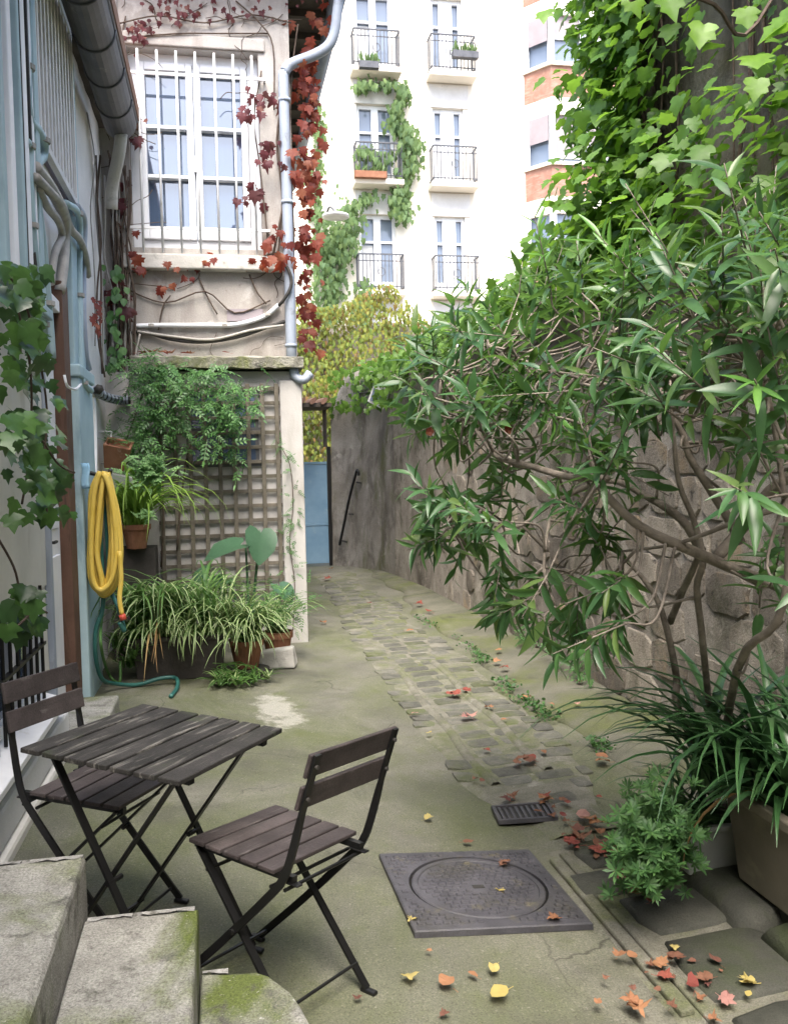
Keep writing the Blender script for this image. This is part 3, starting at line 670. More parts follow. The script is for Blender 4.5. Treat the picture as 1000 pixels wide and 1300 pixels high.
# door: white leaf, blue edge, brown frame
dr = MB().box((WX-.03, 5.02, .16), (WX+.005, 5.52, 2.42)).build('door', 'white_paint', lh, bevel=.006)
MB().box((WX+.006, 5.10, .35), (WX+.016, 5.44, 1.05)).build('door_panel', 'white_paint', dr, bevel=.006)
MB().box((WX+.006, 5.10, 1.2), (WX+.016, 5.44, 2.25)).build('door_panel', 'white_paint', dr, bevel=.006)
MB().tube([(WX+.006, 5.06, 1.14), (WX+.05, 5.06, 1.14), (WX+.05, 5.14, 1.14)], .009, 6).build('handle', 'iron_dark', dr)
fr = MB().box((WX-.03, 5.53, .05), (WX+.065, 5.74, 2.62)).build('door_frame', 'brown_wood', lh, bevel=.006)
MB().box((WX-.03, 5.745, -.05), (WX+.02, 6.015, 2.6)).build('jamb', 'plaster_white', lh)
MB().box((WX-.02, 4.955, .3), (WX+.05, 5.012, 2.36)).build('window_post', 'zinc_blue', lh, bevel=.006)
MB().box((WX-.02, 5.013, 2.43), (WX+.05, 5.525, 2.50)).build('lintel', 'white_paint', lh, bevel=.006)
MB().box((WX-.02, 5.0, .02), (WX+.28, 5.72, .15)).build('threshold', 'step_stone', lh, bevel=.015)
# barred window low on the wall, with white frame and sill
wn = MB().box((WX-.035, 3.2, .42), (WX-.01, 4.75, .93)).build('window', 'pane', lh)
for y0, y1, z0, z1 in ((3.2, 4.75, .42, .47), (3.2, 4.75, .88, .93), (4.70, 4.75, .47, .88), (4.22, 4.28, .47, .88), (3.7, 3.76, .47, .88)):
    MB().box((WX-.009, y0, z0), (WX+.020, y1, z1)).build('window_frame', 'white_frame', wn)
for k in range(10):
    MB().tube([(WX+.045, 3.45+k*.135, .40), (WX+.045, 3.45+k*.135, .96)], .009, 6).build('window_bar', 'black_steel', wn)
MB().box((WX+.03, 3.3, .66), (WX+.053, 4.73, .675)).build('window_bar', 'black_steel', wn)
MB().add([(WX-.02, 3.0, .415), (WX+.13, 3.0, .365), (WX+.13, 4.80, .365), (WX-.02, 4.80, .415), (WX-.02, 3.0, .385), (WX+.13, 3.0, .335), (WX+.13, 4.80, .335), (WX-.02, 4.80, .385)],
         [(0, 1, 2, 3), (7, 6, 5, 4), (0, 4, 5, 1), (1, 5, 6, 2), (2, 6, 7, 3), (3, 7, 4, 0)]).build('sill', 'white_paint', wn, bevel=.004)
# tall glazed bay with blue-grey posts above
gb = MB().box((WX-.03, 3.2, 2.36), (WX+.0, 4.98, 4.45)).build('glazing', 'far_pane', lh)
for y0, w_, mt_ in ((3.3, .07, 'blue_paint'), (3.75, .05, 'white_frame'), (4.12, .07, 'blue_paint'), (4.30, .08, 'white_frame'), (4.52, .05, 'blue_paint'), (4.58, .02, 'iron_dark'), (4.61, .09, 'white_frame'), (4.76, .03, 'iron_dark'), (4.80, .05, 'white_frame'), (4.90, .10, 'blue_paint')):
    MB().box((WX-.01, y0, 2.35), (WX+.07, y0+w_, 4.46)).build('glazing_post', mt_, gb, bevel=.006)
MB().box((WX-.01, 3.2, 2.30), (WX+.10, 5.0, 2.349)).build('glazing_sill', 'blue_paint', gb, bevel=.006)
# white lattice screen
lt = thing('lattice_screen', 'white painted lattice screen fixed high on the wall under the dark gutter', 'trellis', (WX, 5.7, 3.3))
LZ0, LZ1, LY0, LY1 = 3.28, 4.42, 5.06, 6.38
for a, c in (((LY0, LZ0), (LY1, LZ0+.04)), ((LY0, LZ1-.04), (LY1, LZ1))): MB().box((WX+.02, a[0], a[1]), (WX+.055, c[0], c[1])).build('frame', 'lattice_white', lt)
for y in (LY0, LY1-.04): MB().box((WX+.02, y, LZ0+.041), (WX+.055, y+.04, LZ1-.041)).build('frame', 'lattice_white', lt)
for k in range(11): y = LY0+.11+k*.115; MB().box((WX+.0345, y, LZ0+.041), (WX+.047, y+.045, LZ1-.041)).build('slat', 'lattice_white', lt)
for k in range(13): z = LZ0+.08+k*.08; MB().box((WX+.019, LY0+.041, z), (WX+.034, LY1-.041, z+.036)).build('slat', 'lattice_white', lt)
MB().box((WX-.01, LY0, LZ0), (WX-.002, LY1, LZ1)).build('backing', 'shutter', lt)
# roof edge and dark gutter
MB().box((-4.6, -6, 4.56), (-.60, 8.6, 4.68)).build('roof', 'roof_tile', lh)
MB().box((WX-.05, -6, 4.50), (-.66, 8.3, 4.555)).build('soffit', 'soffit', lh)
gu = thing('roof_gutter', 'dark zinc half round gutter with seams under the roof edge of the white house', 'gutter', (-.66, 6, 4.2))
b = MB(); GR = .13; n = 12; gy = [3.0, 7.75]
for y in gy:
    for k in range(n+1): a = math.pi+math.pi*k/n; b.v.append((-.715+GR*math.cos(a), y, 4.36+GR*1.1*math.sin(a)))
    for k in range(n+1): a = 2*math.pi-math.pi*k/n; b.v.append((-.715+(GR-.012)*math.cos(a), y, 4.362+(GR-.012)*1.1*math.sin(a)))
q = 2*(n+1)
b.f = [(i, (i+1) % q, q+(i+1) % q, q+i) for i in range(q)]+[tuple(range(q)), tuple(range(q, 2*q))[::-1]]; b.mi = [0]*len(b.f)
b.build('channel', 'zinc_dark', gu, smooth=False)
b = MB(); b.prism([(GR*math.cos(math.pi+math.pi*k/n), GR*1.1*math.sin(math.pi+math.pi*k/n)) for k in range(n+1)], 0, .02)
b.xform(Matrix.Translation((-.715, 7.77, 4.36)) @ Matrix.Rotation(math.pi/2, 4, 'X')).build('end_cap', 'zinc_dark', gu)
for y in (4.3, 4.95, 5.6, 6.2, 6.75, 7.3):
    b = MB(); pts = [(-.715+(GR+.004)*math.cos(math.pi+math.pi*k/10), y, 4.36+(GR+.004)*1.1*math.sin(math.pi+math.pi*k/10)) for k in range(11)]; b.tube(pts, .009, 5); b.build('seam', 'zinc_dark', gu, smooth=True)
b = MB().tube([(-.585, 3.0, 4.37), (-.585, 7.76, 4.37)], .014, 6).build('lip', 'zinc_dark', gu, smooth=True)
b = MB().tube(smooth_path([(-.70, 7.68, 4.24), (-.73, 7.72, 4.08), (-.80, 7.85, 3.88), (-.82, 7.9, 3.7)], 4), .05, 8)
b.build('outlet', 'sill_stone', gu, smooth=True)

def pipe(name, label, cat, pts, r, mat, group=None, n=6, res=5, clips=0):
    o = thing(name, label, cat, Vector(pts[0]), group=group); sp = smooth_path(pts, res)
    MB().tube(sp, r, n).build('run', mat, o, smooth=True)
    for k in range(clips):
        p = sp[int((k+.5)/clips*len(sp))]; MB().lathe([(r*1.5, -.012), (r*1.5, .012)], p, 8).build('clip', 'cable_grey', o)
    return o
def onw(px, py, off=.03): return on_x(px, py, WX+off)
pipe('conduit', 'light blue conduit dropping past the lattice screen then jogging right', 'pipe', [onw(36, 0, .05), onw(35, 70, .05), onw(36, 145, .05), onw(48, 165, .06), onw(56, 182, .07), onw(55, 198, .06), onw(47, 212, .05), onw(48, 260, .05), onw(55, 320, .05), onw(62, 400, .05), onw(66, 455, .05)], .026, 'blue_paint', clips=4)
pipe('conduit', 'straight light blue conduit beside the jogging one, ending above the white door', 'pipe', [onw(34, 180, .06), onw(38, 190, .06), onw(38, 240, .06), onw(44, 320, .06), onw(54, 400, .06), onw(60, 450, .05)], .022, 'blue_paint', clips=3)
pipe('cable_bundle', 'thick grey cable bundle sagging from the lattice screen past the pilaster', 'cable', [onw(44, 212, .06), onw(60, 232, .08), onw(74, 256, .09), onw(83, 280, .08), onw(82, 305, .06), onw(80, 340, .06), onw(76, 370, .05)], .035, 'cable_grey')
pipe('cable_bundle', 'thinner grey cable looping over the blue pilaster to the conduit', 'cable', [onw(46, 225, .09), onw(64, 244, .10), onw(80, 262, .10), onw(90, 290, .09), onw(102, 305, .09), onw(109, 325, .08), onw(112, 350, .06)], .024, 'cable_grey')
pipe('cable_bundle', 'lowest grey cable hanging beside the door frame head', 'cable', [onw(48, 235, .07), onw(60, 262, .08), onw(74, 280, .08), onw(79, 300, .07), onw(70, 322, .06), onw(65, 360, .05)], .022, 'cable_grey')
pipe('conduit', 'light blue conduit running down the right edge of the blue pilaster', 'pipe', [onw(84, 258, .09), onw(98, 268, .09), onw(102, 290, .07), onw(101, 340, .06), onw(102, 400, .06), onw(103, 470, .06), onw(106, 486, .07), onw(116, 496, .08)], .022, 'blue_paint', clips=3)
pipe('conduit', 'grey blue looped conduit ending open on the white plaster', 'pipe', [onw(98, 262, .08), onw(107, 280, .07), onw(106, 330, .05), onw(106, 400, .05), onw(109, 450, .05), onw(113, 468, .05)], .024, 'zinc_blue')
cb = [Vector((WX+.10, 6.75, 2.11)), on_y(124, 498, 7.3), on_y(138, 505, 7.7), on_y(152, 508, 8.0), on_y(166, 508, 8.03)]
tb = pipe('wrapped_cable', 'black cable wrapped in pale tape running into the house corner', 'cable', cb, .035, 'cable_dark', res=6)
sp = smooth_path(cb, 12)
for k in range(4, len(sp)-4, 4):
    MB().tube([sp[k], sp[k+1], sp[k+2]], .039, 8).build('tape', 'zinc_blue', tb)
pipe('cable_bundle', 'loose pale cord hanging round the blue pilaster below the conduit bend', 'cable', [onw(82, 476, .10), onw(86, 490, .11), onw(96, 494, .11), onw(103, 488, .10)], .008, 'white_paint')
pipe('white_pipe', 'thin white vertical pipe on the brick strip below the wrapped cable', 'pipe', [on_x(119, 505, WX+.05), on_x(121, 560, WX+.05), on_x(121, 600, WX+.05), on_x(122, 640, WX+.05)], .016, 'white_paint')

# ================================================================== WINDOW HOUSE (end facade, barred window)
FY = 8.35
wh = thing('window_house', 'cream plastered house end with barred white window and red creeper', 'house', (0, FY, 0))
WX0, WX1, WZ0, WZ1 = -.70, .44, 3.50, 5.24
xR = .72
for (x0, x1, z0, z1) in ((-1.2, WX0, 2.3, 6.2), (WX1, xR, 2.3, 6.2), (WX0, WX1, 2.3, WZ0), (WX0, WX1, WZ1, 6.2)):
    MB().box((x0, FY, z0), (x1, FY+.26, z1)).build('wall', 'plaster_cream', wh)
MB().box((-4.4, FY+.27, -.2), (xR, 14.4, 6.2)).build('wall_core', 'plaster_cream', wh)
MB().box((-1.0, FY-.02, 2.38), (-.76, FY-.001, 5.9)).build('corner_strip', 'plaster_cream', wh, bevel=.01)
# sill, surround
MB().box((-.78, FY-.10, 3.30), (.60, FY+.12, 3.43)).build('sill', 'sill_stone', wh, bevel=.012)
MB().box((-.74, FY-.025, WZ1+.01), (.5, FY-.001, WZ1+.12)).build('window_head', 'plaster_cream', wh, bevel=.01)
# window
wi = MB().box((WX0, FY+.19, WZ0-.06), (WX1, FY+.20, WZ1)).build('window', 'pane', wh)
b = MB(); fy0, fy1 = FY+.13, FY+.19
wxa, wxb = WX0+.05, WX1-.10
for q in ((WX0, wxa+.03, WZ0, WZ1), (wxb, WX1, WZ0, WZ1), (wxa+.03, wxb, WZ0, WZ0+.10), (wxa+.03, wxb, WZ1-.08, WZ1)): b.box((q[0], fy0, q[2]), (q[1], fy1, q[3]))
b.build('frame', 'white_frame', wi, bevel=.006)
xm = (wxa+.03+wxb)/2
for x0, x1 in ((wxa+.032, xm-.004), (xm+.004, wxb-.002)):
    b = MB(); z0, z1 = WZ0+.102, WZ1-.082; y0, y1 = fy0-.03, fy1-.002
    for q in ((x0, x0+.06, z0, z1), (x1-.06, x1, z0, z1), (x0+.06, x1-.06, z0, z0+.09), (x0+.06, x1-.06, z1-.07, z1)): b.box((q[0], y0, q[2]), (q[1], y1, q[3]))
    cs = b.build('casement', 'white_frame', wi, bevel=.008)
    for t in (.36, .64): z = z0+(z1-z0)*t; MB().box((x0+.061, y0+.012, z-.014), (x1-.061, y1, z+.014)).build('glazing_bar', 'white_frame', wi)
MB().box((xm-.012, fy0-.05, 4.2), (xm+.012, fy0-.031, 4.34)).build('handle', 'white_frame', wi)
gr = thing('window_grille', 'white painted iron bars across the upper barred window of the cream house', 'window bars', (0, FY-.05, 3.5))
for z in (3.66, 4.99): MB().box((-.76, FY-.066, z-.011), (.50, FY-.044, z+.011)).build('rail', 'white_paint', gr)
for k in range(7):
    x = -.60+k*.163; MB().tube([(x, FY-.084, 3.44), (x, FY-.084, 5.18)], .0105, 8).build('bar', 'white_paint', gr, smooth=True)
for x in (-.75, .49):
    for z in (3.66, 4.99): MB().tube([(x, FY-.05, z), (x, FY+.03, z)], .012, 5).build('stay', 'white_paint', gr)
MB().box((.10, FY-.012, 2.86), (.42, FY-.001, 2.97)).build('vent_plate', 'shutter', wh)
# roof eaves to the right, gutter, downpipe
MB().box((-1.2, 7.95, 6.0), (1.16, 14.6, 6.12)).build('roof', 'roof_tile', wh)
for k in range(14): MB().box((xR-.02, 8.05+k*.46, 5.90), (1.14, 8.12+k*.46, 5.995)).build('rafter', 'soffit', wh)
MB().box((xR, 7.96, 5.97), (1.15, 14.6, 5.998)).build('soffit', 'soffit', wh)
dp = thing('downpipe', 'blue grey zinc downpipe on the corner of the cream house swan-necked under the eaves', 'downpipe', (.64, FY-.06, 2.5))
pz = [Vector((.66, FY-.07, 2.44)), Vector((.66, FY-.07, 3.6)), Vector((.655, FY-.07, 4.92)), Vector((.67, FY-.07, 5.06)), Vector((.74, FY-.07, 5.14)), Vector((.93, FY-.08, 5.22)), Vector((1.06, FY-.10, 5.30)), Vector((1.12, FY-.12, 5.42)), Vector((1.15, FY-.14, 5.62)), Vector((1.19, FY-.15, 5.86))]
MB().tube(smooth_path(pz, 5), .047, 10).build('pipe', 'zinc_blue', dp, smooth=True)
MB().lathe([(.05, 0), (.075, .06), (.08, .13), (.05, .14)], (1.19, FY-.15, 5.80), 12).build('hopper', 'zinc_blue', dp, smooth=True)
for z in (2.62, 3.9, 4.8): MB().lathe([(.054, 0), (.054, .03)], (.66, FY-.07, z), 12).build('collar', 'zinc_blue', dp, smooth=True)
eg = thing('eaves_gutter', 'blue grey gutter along the eaves of the cream house', 'gutter', (1.2, 8, 5.9))
MB().tube([(1.22, 7.9, 5.98), (1.22, 14.5, 5.98)], .075, 10).build('channel', 'zinc_blue', eg, smooth=True)
MB().tube([(1.30, 7.9, 6.0), (1.30, 14.5, 6.0)], .012, 5).build('lip', 'zinc_blue', eg)
# cables below the sill
pipe('conduit', 'white conduit curving up across the plaster below the barred window', 'pipe', [on_y(172, 414, FY-.03), on_y(200, 413, FY-.03), on_y(260, 413, FY-.03), on_y(300, 412, FY-.03), on_y(335, 402, FY-.03), on_y(354, 387, FY-.04)], .021, 'white_frame', clips=3)
pipe('cable_bundle', 'black cable bundle sagging above the mossy ledge', 'cable', [on_y(165, 425, FY-.03), on_y(180, 420, FY-.03), on_y(215, 430, FY-.04), on_y(255, 434, FY-.04), on_y(300, 428, FY-.04), on_y(340, 415, FY-.04), on_y(362, 408, FY-.05)], .018, 'cable_dark')
pipe('cable_bundle', 'thin grey cable sagging above the mossy ledge', 'cable', [on_y(175, 421, FY-.05), on_y(225, 428, FY-.06), on_y(270, 431, FY-.06), on_y(320, 419, FY-.06), on_y(360, 413, FY-.06)], .012, 'cable_grey')
pipe('cable_bundle', 'black cable looping around the corner downpipe', 'cable', [on_y(352, 330, FY-.13), on_y(365, 340, FY-.14), on_y(370, 360, FY-.14), on_y(362, 378, FY-.14), on_y(354, 388, FY-.10)], .016, 'cable_dark')
pipe('cable_bundle', 'pale cord hanging from the plaster corner to the wrapped cable', 'cable', [on_y(178, 424, FY-.05), on_y(172, 450, FY-.08), on_y(166, 480, 8.1), on_y(156, 505, 8.02)], .010, 'cable_grey')

# ================================================================== ANNEX with trellis
AY = 8.08
an = thing('annex', 'small grey rendered lean-to with mossy concrete ledge below the barred window', 'annex', (0, AY, 0))
AX1 = .715
b = MB().box((-1.0, AY, -.2), (AX1, FY-.003, 2.38)).build('wall', 'annex_render', an)
MB().box((.53, AY-.03, -.1), (AX1+.012, AY-.001, 2.30)).build('corner_pier', 'annex_render', an, bevel=.012)
b = MB(); nx_ = 24; zt = 2.535
for j, (y, z) in enumerate(((AY-.12, 2.40), (AY-.13, 2.49), (AY-.07, 2.505), (AY+.08, 2.515), (FY-.005, 2.53))):
    for i in range(nx_+1): x = -.72+1.46*i/nx_; b.v.append((x, y+rnd(-.008, .008)*(j < 4), z+rnd(-.008, .008)))
b.f = [(j*(nx_+1)+i, j*(nx_+1)+i+1, (j+1)*(nx_+1)+i+1, (j+1)*(nx_+1)+i) for j in range(4) for i in range(nx_)]
b.v += [(-.72, FY-.005, 2.40), (.74, FY-.005, 2.40)]; k0 = len(b.v)-2
b.f += [(0, k0, k0+1, nx_), tuple([nx_]+[nx_+(nx_+1)*j for j in range(1, 5)]+[k0+1])[::-1], tuple([0]+[(nx_+1)*j for j in range(1, 5)]+[k0])]; b.mi = [0]*len(b.f)
b.build('ledge', 'mossy_ledge', an, smooth=False)
el = MB().tube(smooth_path([(.66, AY-.02, 2.40), (.67, AY-.03, 2.34), (.74, AY-.06, 2.30), (.80, AY-.05, 2.36)], 4), .04, 8).build('pipe_elbow', 'zinc_blue', an, smooth=True)
# small window behind the trellis
aw = MB().box((-.28, AY-.012, 1.58), (.34, AY-.002, 2.18)).build('window', 'pane', an)
for x in (-.28, .0, .31): MB().box((x, AY-.02, 1.58), (x+.03, AY-.013, 2.18)).build('frame', 'zinc_dark', aw)
for z in (1.55, 1.86, 2.17): MB().box((-.30, AY-.022, z), (.36, AY-.0135, z+.03)).build('frame', 'zinc_dark', aw)
tr = thing('wooden_trellis', 'weathered brown wooden square trellis leaning on the annex wall', 'trellis', (0, AY-.1, 0))
TX0, TX1, TZ0, TZ1 = -.52, .52, .25, 2.27
for k in range(9):
    x = TX0+.02+k*(TX1-TX0-.04)/8; MB().box((x-.018, AY-.058, TZ0), (x+.018, AY-.040, TZ1)).build('slat', 'old_trellis', tr, bevel=.003)
for k in range(16):
    z = TZ0+.06+k*.128; MB().box((TX0-.01, AY-.0395, z-.016), (TX1+.01, AY-.0245, z+.016)).build('slat', 'old_trellis', tr, bevel=.003)

# ================================================================== FAR WHITE BUILDING
BY = 26.0
wb = thing('white_apartment_building', 'tall bright white apartment block with iron balconies and brick banded bay windows', 'building', (6, BY, 0))
MB().box((-6, BY+.3, -.2), (14, BY+9, 21)).build('wall_core', 'far_white', wb)
opens = []
colA = (3.98, 5.30); colB = (6.20, 7.50)
fl_z = [3.5, 6.62, 9.72, 12.83, 15.95]
xcuts = [-6, colA[0]+.12, colA[1]-.12, colB[0]+.12, colB[1]-.25, 14]
for i in range(5):                                                  # facade piers and spandrels
    if i in (0, 2, 4): MB().box((xcuts[i], BY, -.2), (xcuts[i+1], BY+.29, 21)).build('pier', 'far_white', wb)
for (x0, x1) in ((xcuts[1], xcuts[2]), (xcuts[3], xcuts[4])):
    zz = -.2
    for z in fl_z+[99]:
        z_top = min(z+.02, 21); MB().box((x0, BY+.002, zz), (x1, BY+.28, z_top)).build('spandrel', 'far_white', wb); zz = z+2.25
        if zz > 21: break
for ci_, (cx0, cx1) in enumerate((colA, colB)):
    for fi, z in enumerate(fl_z):
        x0, x1 = (xcuts[1], xcuts[2]) if ci_ == 0 else (xcuts[3], xcuts[4])
        wn_ = MB().box((x0, BY+.20, z+.02), (x1, BY+.21, z+2.25)).build('window', 'far_pane', wb)
        b = MB(); xm_ = (x0+x1)/2
        qs = [(x0, x0+.09), (x1-.09, x1), (xm_-.10 if ci_ == 0 else xm_-.2, xm_+.10 if ci_ == 0 else xm_+.2)]
        for q in qs: b.box((q[0], BY+.10, z+.02), (q[1], BY+.19, z+2.25))
        b.box((x0+.09, BY+.11, z+2.14), (x1-.09, BY+.19, z+2.25)); b.box((x0+.09, BY+.11, z+1.45), (x1-.09, BY+.18, z+1.51)); b.box((x0+.09, BY+.11, z+.02), (x1-.09, BY+.18, z+.35))
        b.build('frame', 'white_frame', wn_)
        # curtains / inner darkness differences
        if (fi+ci_) % 2: MB().box((x0+.12, BY+.191, z+.36), (xm_-.12, BY+.196, z+1.4)).build('curtain', 'lamp_grey', wn_)
        bc = MB().box((cx0-.05, BY-.55, z-.16), (cx1+.05, BY-.002, z)).build('balcony', 'far_white', wb, bevel=.03)
        b = MB(); zr = z+.98
        b.box((cx0, BY-.52, zr), (cx1, BY-.48, zr+.04)); b.box((cx0, BY-.51, z+.08), (cx1, BY-.49, z+.11)); b.box((cx0, BY-.51, z+.80), (cx1, BY-.49, z+.825))
        for xx in (cx0, cx1-.03): b.box((xx, BY-.48, zr), (xx+.03, BY, zr+.04)); b.box((xx, BY-.48, z+.08), (xx+.03, BY, z+.11))
        nb_ = 13
        for k in range(nb_): xx = cx0+.01+(cx1-cx0-.03)*k/(nb_-1); b.box((xx, BY-.51, z), (xx+.022, BY-.49, zr))
        for xx in (cx0, cx1-.02):
            for k in range(1, 4): b.box((xx, BY-.5+k*.13, z), (xx+.02, BY-.48+k*.13, zr))
        b.build('railing', 'far_iron', bc)
        b = MB(); xc = (cx0+cx1)/2
        for k in range(10): a = math.pi*2*k/10; b.bar((xc+.09*math.cos(a), BY-.53, z+.5+.12*math.sin(a)), (xc+.09*math.cos(a+.63), BY-.53, z+.5+.12*math.sin(a+.63)), .02, .02)
        b.build('rosette', 'far_iron', bc)
        MB().box((cx0+.05, BY-.03, z-.85), (cx1-.1, BY-.001, z-.2)).build('panel', 'plaster_white', wb)
# flower boxes on the balconies
for (px, py, w_) in ((468, 83, .55), (590, 70, .75), (470, 222, .9)):
    p = on_y(px, py, BY-.6); o = thing('balcony_planter', 'small planter %s' % ('hung on a white building balcony rail, nearest the bay windows' if px == 590 else 'behind the topmost creeper-edged balcony railing of the white building' if py < 100 else 'of terracotta on a white balcony wrapped in creeper'), 'planter', p)
    MB().box((p.x-w_/2, p.y-.12, p.z-.10), (p.x+w_/2, p.y+.08, p.z+.08)).build('box', 'terracotta' if py > 100 else 'far_iron', o)
    b = MB()
    for k in range(50):
        q = Vector((p.x+rnd(-w_/2, w_/2), p.y+rnd(-.1, .1), p.z+.08)); d = Vector((rnd(-.1, .1), rnd(-.1, .1), rnd(.1, .3))); a = Vector((rnd(-.05, .05), rnd(-.05, .05), rnd(-.03, .03)))
        b.add([q-a*.6, q+d*.5+a, q+d, q+d*.5-a], [(0, 1, 2, 3)])
    tag(b.build('plants', 'creeper_green', o), kind='stuff')
# bay with angled sides
bx0, bx1, bxd = 9.12, 13.5, .55
for z0 in (3.71, 6.53, 9.35, 12.17, 15.0):
    poly = [(bx0, BY), (bx0+bxd, BY-.75), (bx1, BY-.75), (bx1, BY)]
    def inset(d): return [(bx0+d, BY+.0), (bx0+bxd+d*.5, BY-.75+d), (bx1, BY-.75+d), (bx1, BY)]
    br = MB().prism(poly, z0, z0+.88).build('brick_band', 'far_brick', wb)
    MB().prism([(bx0-.06, BY), (bx0+bxd-.05, BY-.82), (bx1+.1, BY-.82), (bx1+.1, BY)], z0+.881, z0+.98).build('bay_sill', 'far_white', wb)
    wbn = MB().prism(inset(.12), z0+.981, z0+2.33).build('bay_window', 'far_pane', wb)
    MB().prism(poly, z0+2.331, z0+2.815).build('bay_head', 'far_white', wb)
    def post(x, y, h0=.982, h1=2.33, w_=.10): MB().box((x-w_/2, y-w_/2, z0+h0), (x+w_/2, y+w_/2, z0+h1)).build('mullion', 'white_frame', wbn)
    post(bx0+.07, BY-.06); post(bx0+bxd+.03, BY-.69, w_=.16)
    for x in (10.62, 10.80, 11.9): post(x, BY-.68)
    hz = {3.71: 1.9, 6.53: 1.9, 9.35: 1.1, 12.17: 1.65, 15.0: 1.7}[z0]
    MB().box((bx0+bxd, BY-.70, z0+hz), (bx1, BY-.64, z0+hz+.07)).build('mullion', 'white_frame', wbn)
    if z0 > 9:
        for (a0, a1) in ((bx0+bxd+.13, 10.56), (10.86, 11.84)):
            MB().box((a0, BY-.665, z0+hz+.072), (a1, BY-.645, z0+2.32)).build('blind', 'shutter', wbn)
        b = MB(); p0, p1 = Vector((bx0+.09, BY-.15, 0)), Vector((bx0+bxd-.08, BY-.69, 0))
        b.add([(p0.x, p0.y, z0+1.6), (p1.x, p1.y, z0+1.6), (p1.x, p1.y, z0+2.32), (p0.x, p0.y, z0+2.32)], [(0, 1, 2, 3)]).build('blind', 'shutter', wbn)
sl = thing('facade_lamp', 'grey dish lamp on an arm above the creeper by the white building', 'lamp', on_y(426, 274, 24.6))
p = on_y(426, 273, 24.6); MB().lathe([(.05, .10), (.14, .06), (.36, .0), (.37, -.06), (.3, -.07)], p, 16).build('shade', 'lamp_grey', sl, smooth=True)
MB().tube(smooth_path([p+Vector((0, 0, .08)), p+Vector((-.1, .5, .35)), p+Vector((-.1, 1.4, .3))], 4), .03, 6).build('arm', 'far_iron', sl)
# creeper-covered garden wall between gate and building
gw = thing('garden_wall', 'high garden wall behind the gate hidden under yellowing creeper', 'wall', (2.5, 18, 0))
MB().box((-1, 18, -.2), (4.1, 18.3, 4.4)).build('wall', 'far_render', gw)

# --- house and tree behind the viewer, mirrored in the barred window
rh = thing('rear_house', 'pinkish plastered house across the courtyard, mirrored in the barred window', 'house', (-2, -11, 0))
MB().box((-9, -17, -.2), (5, -10.5, 7.6)).build('wall', 'pink_plaster', rh)
MB().box((-9.3, -17.3, 7.601), (5.3, -10.2, 7.8)).build('roof', 'zinc_dark', rh)
for x in (-6, -3, 0, 3):
    for z in (.8, 3.7):
        o = MB().box((x, -10.52, z), (x+1, -10.47, z+1.7)).build('window', 'far_pane', rh); MB().box((x-.08, -10.51, z-.1), (x+1.08, -10.40, z-.001)).build('sill', 'far_white', o)

# ================================================================== FURNITURE
def tiltM(x, y, h): return Matrix.Translation((x, y, fz(x, y))) @ Matrix.Rotation(math.atan(.08), 4, 'Y') @ Matrix.Rotation(h, 4, 'Z')
def make_table():
    t = thing('folding_table', 'square folding table of worn dark wooden slats on crossed black steel legs', 'table', M=tiltM(-.25, 2.775, -.583) @ Matrix.Rotation(.03, 4, 'X'))
    for k in range(7):
        x = -.275+.0395+k*.0785; MB().box((x-.0338, -.27, .685), (x+.0338, .27, .700)).build('slat', 'slat_wood', t, bevel=.003, local=True)
    for y in (-.19, .19): MB().box((-.255, y-.012, .664), (.255, y+.012, .684)).build('top_bar', 'black_steel', t, local=True)
    for y, o in ((-.19, -.018), (.19, .018)):
        MB().bar((-.20, y+o, .665), (.23, y+o, .012), .008, .024, (0, 1, 0)).build('leg', 'black_steel', t, local=True)
        MB().bar((.20, y-o*.4, .665), (-.23, y-o*.4, .012), .008, .024, (0, 1, 0)).build('leg', 'black_steel', t, local=True)
        for x, oo in ((.235, o), (-.235, -o*.4)): MB().box((x-.03, y+oo-.011, 0), (x+.03, y+oo+.011, .012)).build('foot', 'black_steel', t, bevel=.004, local=True)
        MB().tube([(0.007, y-.03, .345), (0.007, y+.03, .345)], .008, 8).build('pivot', 'black_steel', t, local=True)
    for x, z in ((.19, .07), (-.19, .07), (-.19, .655)): MB().tube([(x, -.2, z), (x, .2, z)], .006, 6).build('stretcher', 'black_steel', t, local=True)
    return t
make_table()
